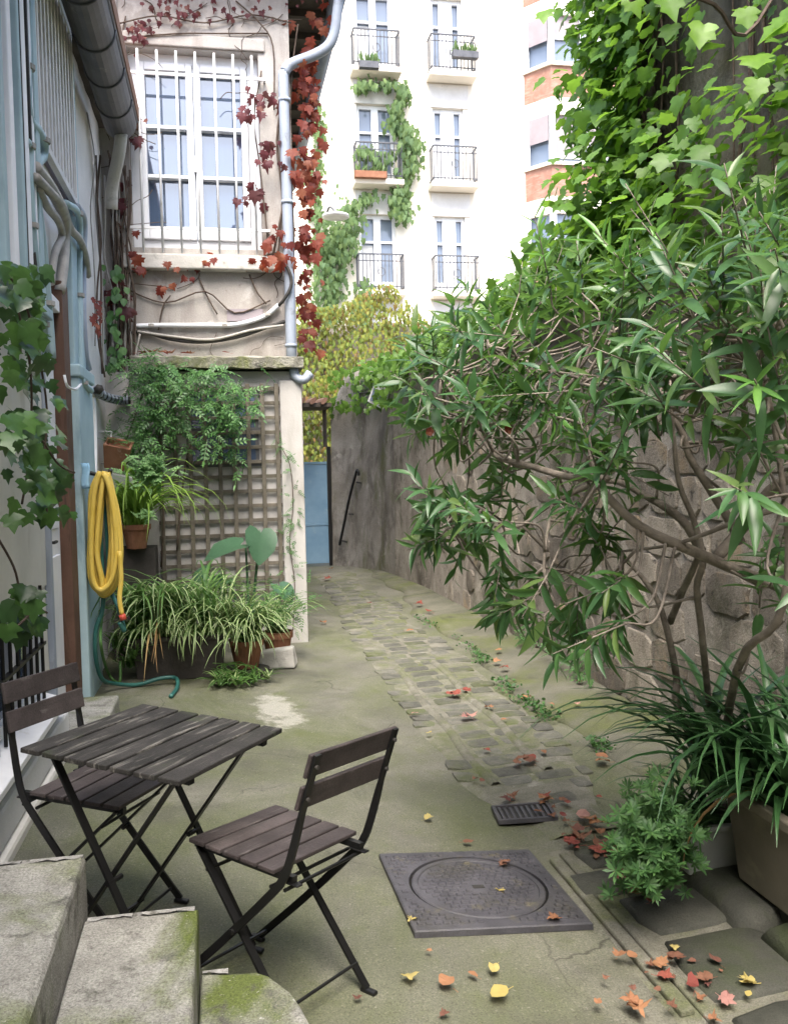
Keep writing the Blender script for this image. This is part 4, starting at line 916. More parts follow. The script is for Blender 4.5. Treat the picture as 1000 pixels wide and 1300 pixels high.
def make_chair(M, label):
    t = thing('folding_chair', label, 'chair', M=M, group='folding chairs at the small table')
    for k in range(5):
        x = -.165+.029+k*.0665; MB().box((x-.029, -.185, .437), (x+.029, .185, .450)).build('seat_slat', 'chair_wood', t, bevel=.003, local=True)
    for y in (-.15, .15): MB().box((-.165, y-.010, .418), (.205, y+.010, .436)).build('seat_rail', 'black_steel', t, local=True)
    for sgn in (-1, 1):
        y = sgn*.178
        path = [(-.20, y, .012), (-.02, y, .195), (.145, y, .375), (.188, y, .432), (.212, y, .50), (.240, y, .62), (.260, y, .70), (.282, y, .785)]
        b = MB(); sp = smooth_path(path, 3)
        for p, q in zip(sp[:-1], sp[1:]): pass
        n = len(sp)
        for i, p in enumerate(sp):
            d = (sp[min(i+1, n-1)]-sp[max(i-1, 0)]).normalized(); a = Vector((0, 1, 0)); c = d.cross(a).normalized(); tw = sm((p.z-.56)/.06)
            w1 = .0115*(1-tw)+.004*tw; w2 = .004*(1-tw)+.0115*tw
            b.v += [p+c*w1+a*w2, p+c*w1-a*w2, p-c*w1-a*w2, p-c*w1+a*w2]
        b.f = [(i*4+j, i*4+(j+1) % 4, (i+1)*4+(j+1) % 4, (i+1)*4+j) for i in range(n-1) for j in range(4)]+[(3, 2, 1, 0), tuple((n-1)*4+j for j in range(4))]; b.mi = [0]*len(b.f)
        b.v = [tuple(v) for v in b.v]; b.build('back_leg', 'black_steel', t, local=True)
        y2 = sgn*.160
        MB().bar((-.145, y2, .425), (.245, y2, .012), .008, .024, (0, 1, 0)).build('front_leg', 'black_steel', t, local=True)
        for x, yy in ((-.205, y), (.252, y2)): MB().box((x-.026, yy-.011, 0), (x+.026, yy+.011, .013)).build('foot', 'black_steel', t, bevel=.004, local=True)
        MB().box((.165, sgn*.150-.012, .412), (.225, sgn*.150+.012, .4175)).build('bracket', 'black_steel', t, bevel=.003, local=True)
        MB().tube([(.02, y-sgn*.03, .237), (.02, y+sgn*.012, .237)], .008, 8).build('pivot', 'black_steel', t, local=True)
    for x, z in ((-.165, .045), (.195, .066), (.14, .395), (.19, .40), (-.10, .372)): MB().tube([(x, -.172, z), (x, .172, z)], .0055, 6).build('stretcher', 'black_steel', t, local=True)
    for z, x in ((.752, .271), (.662, .248)):
        b = MB().box((x-.014, -.197, z-.034), (x-.002, .197, z+.034)).xform(Matrix.Translation((x, 0, z)) @ Matrix.Rotation(.25, 4, 'Y') @ Matrix.Translation((-x, 0, -z)))
        b.build('back_slat', 'chair_wood', t, bevel=.003, local=True)
        for y in (-.178, .178): MB().tube([(x-.002, y, z), (x+.014, y, z)], .006, 8).build('bolt', 'cable_dark', t, local=True)
    return t
make_chair(tiltM(.09, 2.63, -.79), 'folding wooden slat chair with black legs between table and manhole cover')
make_chair(tiltM(-.44, 3.11, 2.68), 'folding wooden slat chair pushed under the table beside the white house wall')

# ================================================================== FALLEN LEAVES
FL = {}
SET = 'on the strip of setts'; DRN = 'around the drain grate and gutter by the planters'; MAN = 'on the manhole cover'; STP = 'on bare concrete near the rounded step'; FAR = 'on the far part of the alley'; APR = 'along the foot of the rubble wall'; DRK = 'in the shade below the beige trough'
for nm in ('fallen_red', 'fallen_orange', 'fallen_pink', 'fallen_yellow', 'fallen_brown'):
    FL[nm] = []
    for k in range(7):
        cu, cv = rnd(.1, 1.1), rnd(-.5, .8)
        out = [(x*rnd(.7, 1.1), y*rnd(.85, 1.06)) for x, y in (MAPLE if k % 3 else BROAD)]
        vs = [(0, .38, .03)]+[(x, y, 0) for x, y in out]
        vs = [(x, y, z+rnd(0, .12)+cu*x*x+cv*(y-.4)**2+.1) for x, y, z in vs]
        b = MB(); n = len(out); b.add(vs, [(0, 1+i, 1+(i+1) % n) for i in range(n)]); b.bar((0, .02, .02), (rnd(-.1, .1), -.35, .05), .02, .02); FL[nm].append(b.mesh('fallen_leaf', nm))
def fallen(px, py, s, nm, where, n=1, spread=0):
    c = nm.split('_')[1]
    for k in range(n):
        v = on_floor(px, py); x, y = v.x+rnd(-spread, spread), v.y+rnd(-spread, spread); lift = .016 if x < 1.0 else .03
        if 1.97 < x: lift = .055
        s_ = s*(.72 if where == DRK else 1)
        M = Matrix.Translation((x, y, fz(x, y)+lift+k*.004)) @ Matrix.Rotation(rnd(-.2, .2), 4, 'X') @ Matrix.Rotation(rnd(-.2, .2), 4, 'Y') @ Matrix.Rotation(rnd(0, 6.28), 4, 'Z') @ Matrix.Scale(s_*rnd(.65, .95), 4) @ Matrix.Translation((0, -.4, 0))
        tag(place('fallen_leaf', random.choice(FL[nm]), None, M), '%s %s leaf lying %s' % ('tiny torn' if s < .075 else 'fallen', {'red': 'dull red', 'orange': 'orange brown', 'pink': 'pale pink', 'yellow': 'yellow', 'brown': 'dark brown'}[c], where), 'leaf', 'fallen leaves %s' % where)
for (px, py, s, nm, wh_, n, sp_) in [
    (575, 888, .10, 'fallen_red', SET, 3, .05), (592, 884, .08, 'fallen_red', SET, 1, 0), (526, 913, .07, 'fallen_pink', SET, 1, 0), (590, 918, .09, 'fallen_pink', SET, 2, .04), (620, 905, .08, 'fallen_orange', SET, 1, 0),
    (633, 836, .10, 'fallen_orange', SET, 1, 0), (632, 850, .10, 'fallen_orange', SET, 1, 0), (640, 858, .08, 'fallen_red', SET, 1, 0), (668, 893, .08, 'fallen_orange', SET, 1, 0), (660, 975, .10, 'fallen_brown', SET, 3, .05), (675, 974, .09, 'fallen_red', SET, 2, .04),
    (690, 962, .07, 'fallen_orange', SET, 1, 0), (618, 960, .05, 'fallen_red', SET, 1, 0), (545, 938, .05, 'fallen_yellow', SET, 1, 0), (640, 920, .05, 'fallen_orange', SET, 1, 0), (600, 1000, .05, 'fallen_brown', SET, 2, .05),
    (735, 877, .08, 'fallen_brown', APR, 1, 0), (765, 973, .10, 'fallen_orange', APR, 2, .03), (760, 1020, .05, 'fallen_red', APR, 1, 0), (700, 905, .05, 'fallen_orange', APR, 1, 0), (733, 905, .05, 'fallen_pink', APR, 1, 0),
    (690, 1026, .09, 'fallen_orange', DRN, 2, .03), (650, 1024, .07, 'fallen_brown', DRN, 2, .04), (740, 1045, .11, 'fallen_pink', DRN, 1, 0), (757, 1056, .10, 'fallen_orange', DRN, 2, .04), (742, 1068, .10, 'fallen_brown', DRN, 4, .05), (735, 1078, .09, 'fallen_red', DRN, 2, .05),
    (762, 1092, .10, 'fallen_red', DRN, 2, .02), (792, 1130, .11, 'fallen_pink', DRN, 1, 0), (806, 1143, .08, 'fallen_orange', DRN, 2, .03), (782, 1108, .08, 'fallen_brown', DRN, 3, .05), (720, 1028, .06, 'fallen_red', DRN, 1, 0),
    (628, 1137, .045, 'fallen_yellow', MAN, 2, .04), (523, 1175, .06, 'fallen_yellow', MAN, 1, 0), (702, 1178, .065, 'fallen_orange', MAN, 1, 0), (632, 1112, .06, 'fallen_brown', MAN, 2, .05),
    (545, 1044, .07, 'fallen_yellow', STP, 1, 0), (593, 1075, .06, 'fallen_brown', STP, 1, 0), (520, 1250, .06, 'fallen_yellow', STP, 1, 0), (567, 1257, .07, 'fallen_orange', STP, 1, 0), (600, 1245, .05, 'fallen_orange', STP, 1, 0), (627, 1238, .07, 'fallen_yellow', STP, 1, 0), (634, 1271, .085, 'fallen_yellow', STP, 1, 0), (565, 1295, .05, 'fallen_brown', STP, 1, 0), (455, 1275, .04, 'fallen_brown', STP, 1, 0), (545, 1215, .03, 'fallen_orange', STP, 1, 0),
    (795, 1228, .10, 'fallen_orange', DRK, 2, .02), (840, 1240, .08, 'fallen_orange', DRK, 1, 0), (890, 1242, .10, 'fallen_brown', DRK, 3, .06), (880, 1266, .10, 'fallen_red', DRK, 2, .07), (923, 1284, .10, 'fallen_pink', DRK, 1, 0), (943, 1262, .09, 'fallen_yellow', DRK, 2, .02), (950, 1276, .06, 'fallen_yellow', DRK, 1, 0), (806, 1290, .09, 'fallen_orange', DRK, 2, .02), (845, 1280, .06, 'fallen_brown', DRK, 2, .05), (780, 1255, .04, 'fallen_brown', DRK, 2, .06), (855, 1216, .07, 'fallen_yellow', DRK, 1, 0),
    (410, 793, .09, 'fallen_orange', FAR, 1, 0), (421, 738, .16, 'fallen_red', FAR, 2, .05), (533, 774, .13, 'fallen_red', FAR, 1, 0), (545, 784, .13, 'fallen_red', FAR, 1, 0), (420, 725, .10, 'fallen_orange', FAR, 1, 0), (470, 770, .08, 'fallen_brown', FAR, 1, 0), (520, 805, .09, 'fallen_orange', FAR, 1, 0)]:
    fallen(px, py, s, nm, wh_, n, sp_)
for k in range(46):
    t_ = random.random(); fallen(690+140*t_+random.gauss(0, 14), 1025+120*t_+random.gauss(0, 14), rnd(.03, .07), random.choice(('fallen_brown', 'fallen_red', 'fallen_orange', 'fallen_brown')), DRN)
for k in range(14): fallen(random.gauss(870, 60), random.gauss(1250, 26), rnd(.03, .07), random.choice(('fallen_brown', 'fallen_brown', 'fallen_orange')), DRK)

# ================================================================== PLANTS
OL = [lance('leaf', 'oleander', rnd(.078, .115), rnd(.02, .40), rnd(.1, .35), side=rnd(-.14, .14)) for _ in range(10)]
OLY = [lance('leaf', 'oleander_young', .075, .05, .3)]
IV = {k: [fan_leaf([(x*rnd(.88, 1.12), y*rnd(.92, 1.08)) for x, y in IVY], 'leaf', k, f, d, stalk=True) for f, d in ((.18, .2), (.10, .45), (.4, .12), (.25, .3), (-.1, .25), (.05, .1))] for k in ('ivy_green', 'ivy_wall', 'ivy_dark')}
CRE = {k: [fan_leaf([(x*rnd(.88, 1.12), y*rnd(.92, 1.08)) for x, y in MAPLE], 'leaf', k, f, d, stalk=True) for f, d in ((.2, .25), (.45, .5), (.1, .15), (.6, .3), (-.15, .4), (.3, .7))] for k in ('creeper_red', 'creeper_maroon')}
FARL = {k: [fan_leaf([(0, 0), (.30, .08), (.22, .36), (.34, .58), (.12, .72), (0, 1), (-.12, .72), (-.34, .58), (-.22, .36), (-.30, .08)], 'leaf', k, .3, .3)] for k in ('creeper_yellow', 'creeper_green', 'tree_leaf')}
UP = Vector((0, 0, 1))
def rv(a): return Vector((rnd(-a, a), rnd(-a, a), rnd(-a, a)))

# ---- oleander leaning over the alley
ol = thing('oleander', 'large leaning oleander bush with bare brown limbs against the rubble wall', 'shrub', (2.0, 3.2, 0))
def branch(pts, r, par, mat='bark', n=7, res=4, name='limb'):
    sp = smooth_path([at(*p) if not isinstance(p, Vector) else p for p in pts], res); MB().tube(sp, lerp_list(r, len(sp)), n).build(name, mat, par, smooth=True); return sp
base = Vector((2.12, 3.62, .02))
limbs = [
    branch([base, at(862, 905, 3.45), at(858, 860, 3.45), at(846, 800, 3.4), at(830, 755, 3.4), at(795, 712, 3.45), at(770, 705, 3.5)], (.015, .0145, .014, .0125, .0105, .008, .005), ol),
    branch([at(850, 790, 3.42), at(866, 750, 3.3), at(878, 725, 3.2), at(888, 700, 3.1)], (.014, .013, .012, .010), ol),
    branch([base, at(895, 850, 3.2), at(890, 800, 3.05), at(884, 745, 2.95), at(892, 710, 2.9), at(880, 660, 2.9), at(862, 615, 2.9), at(855, 560, 2.9), at(850, 480, 2.9)], (.013, .0125, .012, .0115, .011, .010, .009, .007, .004), ol),
    branch([Vector((2.36, 3.0, .05)), at(1075, 810, 3.1), at(1000, 752, 3.0), at(930, 722, 2.9), at(870, 696, 2.8), at(825, 676, 2.8), at(795, 655, 2.8), at(762, 620, 2.8), at(752, 596, 2.85), at(745, 540, 2.9), at(735, 470, 2.9)], (.019, .019, .0185, .018, .017, .016, .0145, .0125, .009, .006, .004), ol),
    branch([at(770, 608, 2.85), at(720, 605, 3.1), at(668, 590, 3.3), at(632, 580, 3.4), at(610, 555, 3.5), at(590, 525, 3.6), at(560, 480, 3.7)], (.012, .013, .012, .010, .008, .006, .004), ol),
    branch([at(890, 700, 3.0), at(865, 660, 3.0), at(820, 630, 3.1), at(770, 610, 3.2), at(700, 640, 3.3), at(650, 670, 3.35), at(600, 640, 3.5), at(560, 650, 3.6)], (.017, .015, .013, .011, .008, .006, .005, .004), ol),
    branch([at(905, 712, 2.9), at(940, 672, 2.9), at(975, 625, 2.8), at(1010, 600, 2.7), at(1050, 560, 2.6)], (.020, .019, .018, .016, .012), ol),
    branch([at(940, 690, 2.95), at(925, 660, 2.95), at(900, 620, 2.95), at(875, 580, 2.95), at(860, 540, 2.95), at(800, 470, 3.0), at(760, 430, 3.1)], (.017, .016, .014, .012, .010, .007, .004), ol),
    branch([base, at(935, 850, 2.9), at(985, 790, 2.6), at(1000, 700, 2.5), at(985, 560, 2.5), at(960, 430, 2.5)], (.016, .014, .012, .010, .008, .005), ol),
    branch([at(700, 640, 3.3), at(690, 720, 3.2), at(705, 770, 3.15)], (.007, .006, .004), ol),
    branch([at(1000, 430, 2.5), at(900, 485, 2.7), at(830, 500, 2.9), at(700, 470, 3.2), at(620, 440, 3.5)], (.010, .009, .008, .006, .004), ol),
    branch([at(1010, 640, 2.5), at(940, 660, 2.6), at(860, 690, 2.8), at(790, 700, 3.0)], (.009, .008, .006, .004), ol),
]
# crown: twig tips scattered through the crown volume; dense above, thin where the limbs show
def inpoly(x, y, P):
    c = False
    for i in range(len(P)):
        (x1, y1), (x2, y2) = P[i-1], P[i]
        if (y1 > y) != (y2 > y) and x < (x2-x1)*(y-y1)/(y2-y1)+x1: c = not c
    return c
def odepth(px): return float(np.interp(px, [500, 620, 760, 900, 1050], [3.75, 3.45, 3.0, 2.55, 2.2]))
zones = [([(505, 495), (560, 430), (640, 375), (700, 350), (770, 350), (860, 330), (940, 310), (1040, 300), (1040, 480), (900, 520), (780, 545), (680, 560), (600, 560), (545, 540)], 160, 0),
         ([(545, 540), (620, 560), (720, 560), (800, 580), (780, 640), (700, 640), (640, 690), (560, 700), (530, 640)], 32, .1),
         ([(640, 640), (740, 640), (790, 690), (800, 740), (730, 790), (690, 800), (640, 760), (620, 700)], 25, .3),
         ([(780, 480), (1040, 470), (1040, 560), (930, 580), (820, 560)], 15, .1),
         ([(900, 590), (1040, 560), (1040, 760), (960, 780), (930, 700)], 7, .2),
         ([(770, 740), (815, 760), (800, 800), (770, 790)], 3, .5)]
Ms, My = [], []
twigs = MB()
allp = [(p, k) for k, l in enumerate(limbs) for p in l]
for poly, cnt, hang in zones:
    xs_, ys_ = [p[0] for p in poly], [p[1] for p in poly]; got = 0
    while got < cnt:
        px, py = rnd(min(xs_), max(xs_)), rnd(min(ys_), max(ys_))
        if not inpoly(px, py, poly): continue
        got += 1; d = odepth(px)+rnd(-.35, .75); tip = at(px, py, d)
        if tip.x > 2.38: tip = on_x(px, py, 2.36)
        lim = min(allp, key=lambda q: (q[0]-tip).length+rnd(0, .25))[0]
        mid = (lim*.45+tip*.55)+Vector((rnd(-.06, .06), rnd(-.06, .06), rnd(-.10, .05)))
        tw = smooth_path([lim, mid, tip], 5); twigs.tube(tw, lerp_list((.006, .004, .0025), len(tw)), 5)
        dirt = (tw[-1]-tw[-3]).normalized(); dirt = (dirt+Vector((-.25, -.15, rnd(-.1, .7)-hang*1.6))).normalized()
        L_ = rnd(.12, .28); young = random.random() < .13 and py < 620
        nl = random.randint(9, 17); a0 = rnd(0, 6.28)
        twigs.tube([tip, tip+dirt*L_], (.003, .0015), 4)
        for k in range(nl):
            t = k/(nl-1); p = tip+dirt*(L_*t)-dirt*.02; an = a0+(k % 3)*2.094+(k//3)*1.05
            sx = dirt.orthogonal().normalized(); sy = dirt.cross(sx); rad = sx*math.cos(an)+sy*math.sin(an)
            lift = rnd(.25, .7)+.55*t
            ld = (rad+dirt*lift-UP*(rnd(.15, .75)*(1-t)+hang*.5)).normalized()
            nrm = (dirt*.8+UP*.6+rv(.4))
            s_ = rnd(.085, .165)*(1-.3*t)
            (My if young and t > .35 else Ms).append(lm(p, ld, nrm, s_, rnd(.9, 1.2)))
twigs.build('twigs', 'bark', ol, smooth=True)['kind'] = 'stuff'
leafset(ol, OL, Ms, 270); leafset(ol, OLY, My, 30, rest='young_foliage')
# a few red flowers
for px, py in ((645, 545), (545, 548)):
    p = at(px, py, odepth(px)-.1); b = MB()
    for k in range(5): a = k*1.256; d = Vector((math.cos(a), -.3, math.sin(a)))*.018; n_ = d.cross(Vector((0, 1, 0)))*.5; b.add([p, p+d*.7+n_, p+d, p+d*.7-n_], [(0, 1, 2, 3)])
    b.build('flower', 'creeper_red', ol)

# ---- ivy on the tall house wall
ig = thing('wall_ivy', 'bright green large-leaved ivy hanging on the tall dark house wall', 'ivy', (2.5, 4.6, 2.6))
for k in range(18):
    y = rnd(3.2, EDGE-.03); pts = [(2.53+rnd(-.03, .01), y+rnd(-.06, .06)+j*rnd(-.02, .02), 2.3+j*.5) for j in range(9)]
    MB().tube(smooth_path(pts, 3), rnd(.003, .010), 5).build('stem', 'bark_dark', ig, smooth=True)
Ms = []
for k in range(3900):
    z = rnd(2.55, 5.5); u = random.random()
    y = EDGE+.05-abs(random.gauss(0, .45)) if u < .5 else (rnd(2.4, EDGE) if random.random() < .75 else rnd(.8, 2.4))
    # bare patch in the middle of the wall, thicker below
    py_ = (z-2.6)/2.2
    if u >= .5 and random.random() < (.32 if .1 < py_ < .9 and 3.6 < y < 5.0 else .05): continue
    x = 2.50-abs(random.gauss(.06, .14)); 
    if y > EDGE-.15 and random.random() < .5: x += rnd(0, .3); y = EDGE+rnd(.02, .28)
    d = Vector((rnd(-.9, .1), rnd(-.5, .7), rnd(-1.0, .15))); nrm = Vector((-.5, -.25, 1.0))+rv(.5)
    Ms.append(lm((x, y, z), d, nrm, rnd(.055, .12)*min(1, .25+y/6.5), 1.1))
for k in range(600):                                                # skirt of leaves where the ivy meets the wall top
    y = rnd(1.0, 6.4); z = 2.75+rnd(-.25, .45)
    Ms.append(lm((2.42-abs(random.gauss(.08, .15)), y, z), (rnd(-1, -.1), rnd(-.6, .6), rnd(-.9, .3)), Vector((-.4, -.3, 1))+rv(.5), rnd(.06, .12), 1.1))
for (px, py, d, s_) in ((845, 15, 2.8, .09), (893, 50, 2.8, .09), (800, 12, 3.0, .08), (945, 30, 3.2, .09), (960, 120, 3.4, .10)):
    Ms.append(lm(at(px, py-20, d), (rnd(-.4, .4), -.3, -.9), (-.3, -1, .5), s_, 1.1))
leafset(ig, IV['ivy_green'], Ms, 300)
MB().tube(smooth_path([(2.5, 3.3, 3.9), at(960, 30, 2.9), at(905, 5, 2.5), at(845, -15, 2.4), at(800, 0, 2.6)], 5), .006, 5).build('stem', 'bark_dark', ig)

# ---- ivy hedge along the wall top
ih = thing('wall_top_ivy', 'dense ivy hedge spilling over the top of the rubble wall', 'ivy', (2.5, 9, 2.8))
for k in range(16):
    y0 = 5.6+k*.55; pts = [(2.46+rnd(-.08, .05), y0+j*.3, 2.84+rnd(-.1, .12)) for j in range(5)]
    MB().tube(smooth_path(pts, 3), .014, 5).build('stem', 'bark_dark', ih, smooth=True)
Ms = []
for k in range(2300):
    y = 5.3+9.2*random.random()**1.2; 
    a = rnd(-.3, math.pi*.95); rr = rnd(.55, 1.0)
    x = 2.52-(.30+.05*math.sin(3*y))*math.cos(a*.9-.2)*rr+.1; z = 2.80+(.36+.06*math.sin(4.1*y))*math.sin(a)*rr+rnd(-.22, .02)*(random.random() < .5)
    if y > 13: x -= .25*(y-13)
    d = Vector((rnd(-1, .2), rnd(-.7, .5), rnd(-.9, .4))); Ms.append(lm((x, y, z), d, Vector((-.5, -.4, .9))+rv(.5), rnd(.06, .12)))
for k in range(220):
    y = rnd(11.5, 14.6); z = 2.9+rnd(-.5, .2); x = 2.30-(.3*(y-13) if y > 13 else 0)
    Ms.append(lm((x+rnd(-.15, .1), y, z), (rnd(-.6, .2), rnd(-.6, .2), -1), Vector((-.5, -.7, .5))+rv(.4), rnd(.07, .12)))
leafset(ih, IV['ivy_wall'], Ms, 300)

# ---- yellow creeper on the garden wall and green creeper on the white facade
yc = thing('yellow_creeper', 'yellow and lime autumn creeper blanketing the garden wall behind the gate', 'creeper', (3, 17.8, 0))
MB().tube([(2.0, 17.95, 0), (2.2, 17.9, 2), (2.0, 17.9, 4)], .04, 6).build('stem', 'bark_dark', yc)
Ms = []
for k in range(9500):
    x = rnd(.3, 4.15); z = rnd(.8, 4.95+.25*math.sin(2.3*x)-.5*sm((x-3.3)/.8)); y = 17.93-.28*abs(math.sin(2.1*x+1.3*z))*abs(math.cos(1.7*z-x))-rnd(0, .14)
    Ms.append(lm((x, y, z), (rnd(-.5, .5), rnd(-.5, .0), -1), Vector((0, -1, .7))+rv(.7), rnd(.06, .115)))
joined(yc, FARL['creeper_yellow'], [(0, M_) for M_ in Ms], 'foliage')
gc = thing('facade_creeper', 'grey green creeper climbing between the balconies of the white building', 'creeper', (3.6, 25.8, 0))
runs = [([(402, 470), (412, 400), (420, 340), (432, 300), (446, 270)], 28, 900), ([(405, 330), (400, 250), (404, 170), (398, 120)], 13, 300), ([(445, 265), (462, 250), (475, 245)], 8, 60), ([(455, 108), (480, 106), (512, 112), (505, 135), (500, 150)], 9, 330),
        ([(500, 155), (515, 170), (525, 190), (515, 220), (505, 255), (512, 268)], 15, 560), ([(455, 195), (465, 190), (480, 200), (500, 195)], 8, 220), ([(460, 390), (462, 370), (455, 420)], 15, 330), ([(385, 470), (392, 420)], 14, 300)]
Ms = []
for pts, w_, cnt in runs:
    P_ = smooth_path([Vector((a, c_, 0)) for a, c_ in pts], 8)
    MB().tube([on_y(p.x, p.y, BY-.05) for p in P_[::3]], .03, 5).build('stem', 'bark_dark', gc)
    for k in range(cnt):
        p = random.choice(P_); q = on_y(p.x+random.gauss(0, w_*.45), p.y+random.gauss(0, w_*.45), BY-.08-abs(random.gauss(0, .28)))
        Ms.append(lm(q, (rnd(-.5, .5), rnd(-.5, 0), -1), Vector((0, -1, .7))+rv(.6), rnd(.12, .24)))
joined(gc, FARL['creeper_green'], [(0, M_) for M_ in Ms], 'foliage')

# ---- red Virginia creeper on the cream house
rc = thing('red_creeper', 'red autumn creeper with bare stems around the barred window and downpipe', 'creeper', (.7, FY, 2.5))
def stems(par, paths, r=.006, mat='bark_dark'):
    for pts in paths: MB().tube(smooth_path(wobble(pts, .015), 4), r, 5).build('stem', mat, par, smooth=True)
f = lambda px, py, o=.03: on_y(px, py, FY-o)
stems(rc, [[f(376, 450), f(372, 380), f(374, 300), f(370, 200), f(372, 100), f(380, 30)], [f(345, 340), f(338, 280), f(330, 200), f(322, 150), f(330, 90)], [f(135, 480), f(140, 400), f(146, 300), f(150, 200), f(148, 100), f(160, 20)], [f(150, 30), f(200, 20), f(260, 28), f(320, 18), f(370, 30)],
           [f(150, 50), f(220, 42), f(280, 44), f(340, 40)], [f(152, 365), f(210, 385), f(260, 370), f(300, 395), f(345, 380)], [f(200, 420), f(205, 390), f(215, 375)], [f(250, 350), f(262, 375), f(275, 400)], [f(160, 350), f(230, 338), f(290, 335), f(350, 320)], [f(318, 350), f(325, 370), f(340, 385)], [f(300, 0), f(330, 30), f(345, 60), f(350, 140)]], .007)
for k in range(34):
    x, y = random.choice(((rnd(140, 370), rnd(5, 55)), (rnd(160, 350), rnd(352, 440)), (rnd(336, 372), rnd(60, 430)), (rnd(140, 160), rnd(60, 430)))); pp = []; an = rnd(0, 6.28)
    for j in range(6): pp.append(f(x, y, .02)); an += rnd(-.7, .7); x += 13*math.cos(an); y += 9*math.sin(an)
    stems(rc, [pp], rnd(.002, .0045))
stems(rc, [[f(350+rnd(-4, 6), 330, .05), f(360, 250, .05), f(352, 180, .05), f(362, 100, .05)] for _ in range(3)], .008)
Ms, Mm = [], []
def scat(cx, cy, sx_, sy_, n, lst, s0, s1, depth=.16, y0=None):
    for k in range(n):
        q = on_y(random.gauss(cx, sx_), random.gauss(cy, sy_), (y0 or FY)-.03-abs(random.gauss(0, depth)))
        lst.append(lm(q, (rnd(-.5, .5), rnd(-.5, .1), -1), Vector((rnd(-.5, .5), -1, .5))+rv(.6), rnd(s0*.6, s1*.9)))
for cy in range(80, 450, 30): scat(388+rnd(-4, 4)+(6 if 120 < cy < 260 else 0), cy, 9, 14, 17 if cy < 280 else 10, Ms, .07, .14, .12, FY+.25)
scat(392, 30, 14, 22, 14, Ms, .09, .15, .1, FY+.15)
scat(352, 300, 8, 18, 12, Ms, .09, .15); scat(350, 330, 12, 9, 8, Ms, .08, .14); scat(255, 334, 50, 5, 22, Ms, .05, .09, .08); scat(170, 330, 8, 12, 7, Ms, .08, .13); scat(375, 240, 5, 40, 14, Ms, .08, .14)
scat(335, 130, 12, 12, 13, Mm, .07, .13); scat(342, 190, 10, 16, 13, Mm, .07, .13); scat(330, 255, 10, 14, 8, Mm, .09, .15); scat(312, 140, 6, 10, 5, Mm, .08, .13)
scat(230, 10, 50, 10, 40, Mm, .04, .085, .04); scat(320, 8, 40, 8, 14, Mm, .04, .08, .04); scat(180, 40, 16, 10, 22, Mm, .04, .08, .04); scat(170, 150, 6, 30, 10, Mm, .06, .11, .05)
scat(146, 360, 6, 14, 8, Mm, .10, .17); scat(155, 385, 7, 8, 6, Mm, .09, .15); scat(150, 240, 5, 40, 16, Mm, .05, .10, .05); scat(205, 365, 14, 6, 4, Ms, .09, .12); scat(240, 350, 10, 5, 3, Ms, .08, .12)
leafset(rc, CRE['creeper_red'], Ms, 180); leafset(rc, CRE['creeper_maroon'], Mm, 120, rest='maroon_foliage')
# brown and green stems in the corner under the gutter
cs_ = thing('corner_creeper', 'tangle of bare brown creeper stems in the corner under the dark gutter', 'creeper', (-.85, 8.1, 2.2))
for k in range(26):
    x0 = rnd(-.92, -.72); y0 = 8.3 if x0 > -.86 else rnd(7.3, 8.25); xx = x0 if x0 > -.86 else -.905
    pts = [(xx+rnd(-.02, .05), y0-.03+rnd(-.05, .02), z) for z in np.arange(2.1+rnd(0, .4), 4.3, .35)]
    MB().tube(smooth_path(pts, 3), rnd(.004, .011), 5).build('stem', 'bark_dark' if k % 3 else 'cable_grey', cs_, smooth=True)
Ms = []
for k in range(60):
    Ms.append(lm(on_y(random.gauss(146, 7), rnd(330, 470), 8.15-abs(random.gauss(0, .1))), (rnd(-.5, .5), -.3, -1), Vector((0, -1, .6))+rv(.4), rnd(.05, .09)))
leafset(cs_, [fan_leaf(BROAD, 'leaf', 'jasmine')], Ms, 60)
rl = thing('red_sprig', 'small sprig of orange red creeper leaves on the white side wall', 'creeper', onw(122, 395))
MB().tube([onw(119, 378), onw(121, 395), onw(120, 415)], .004, 4).build('stem', 'bark_dark', rl)
leafset(rl, CRE['creeper_red'], [lm(onw(119+rnd(-3, 6), 378+k*4, .04), (rnd(.2, 1), rnd(-.5, .5), -1), Vector((1, -.6, .4)), rnd(.05, .08)) for k in range(11)], 20)
# dead leaves on the ledge
for k in range(9):
    p = on_y(175+k*9+rnd(-3, 3) if k < 8 else 292, 452, 8.15); M_ = Matrix.Translation((p.x, 8.13+rnd(-.08, .06), 2.535)) @ Matrix.Rotation(rnd(0, 6.28), 4, 'Z') @ Matrix.Scale(rnd(.07, .10), 4)
    tag(place('fallen_leaf', random.choice(FL['fallen_orange' if k % 2 else 'fallen_red']), None, M_), 'dry %s leaf caught on the mossy ledge of the annex' % ('orange' if k % 2 else 'red'), 'leaf', 'dead leaves on the ledge')

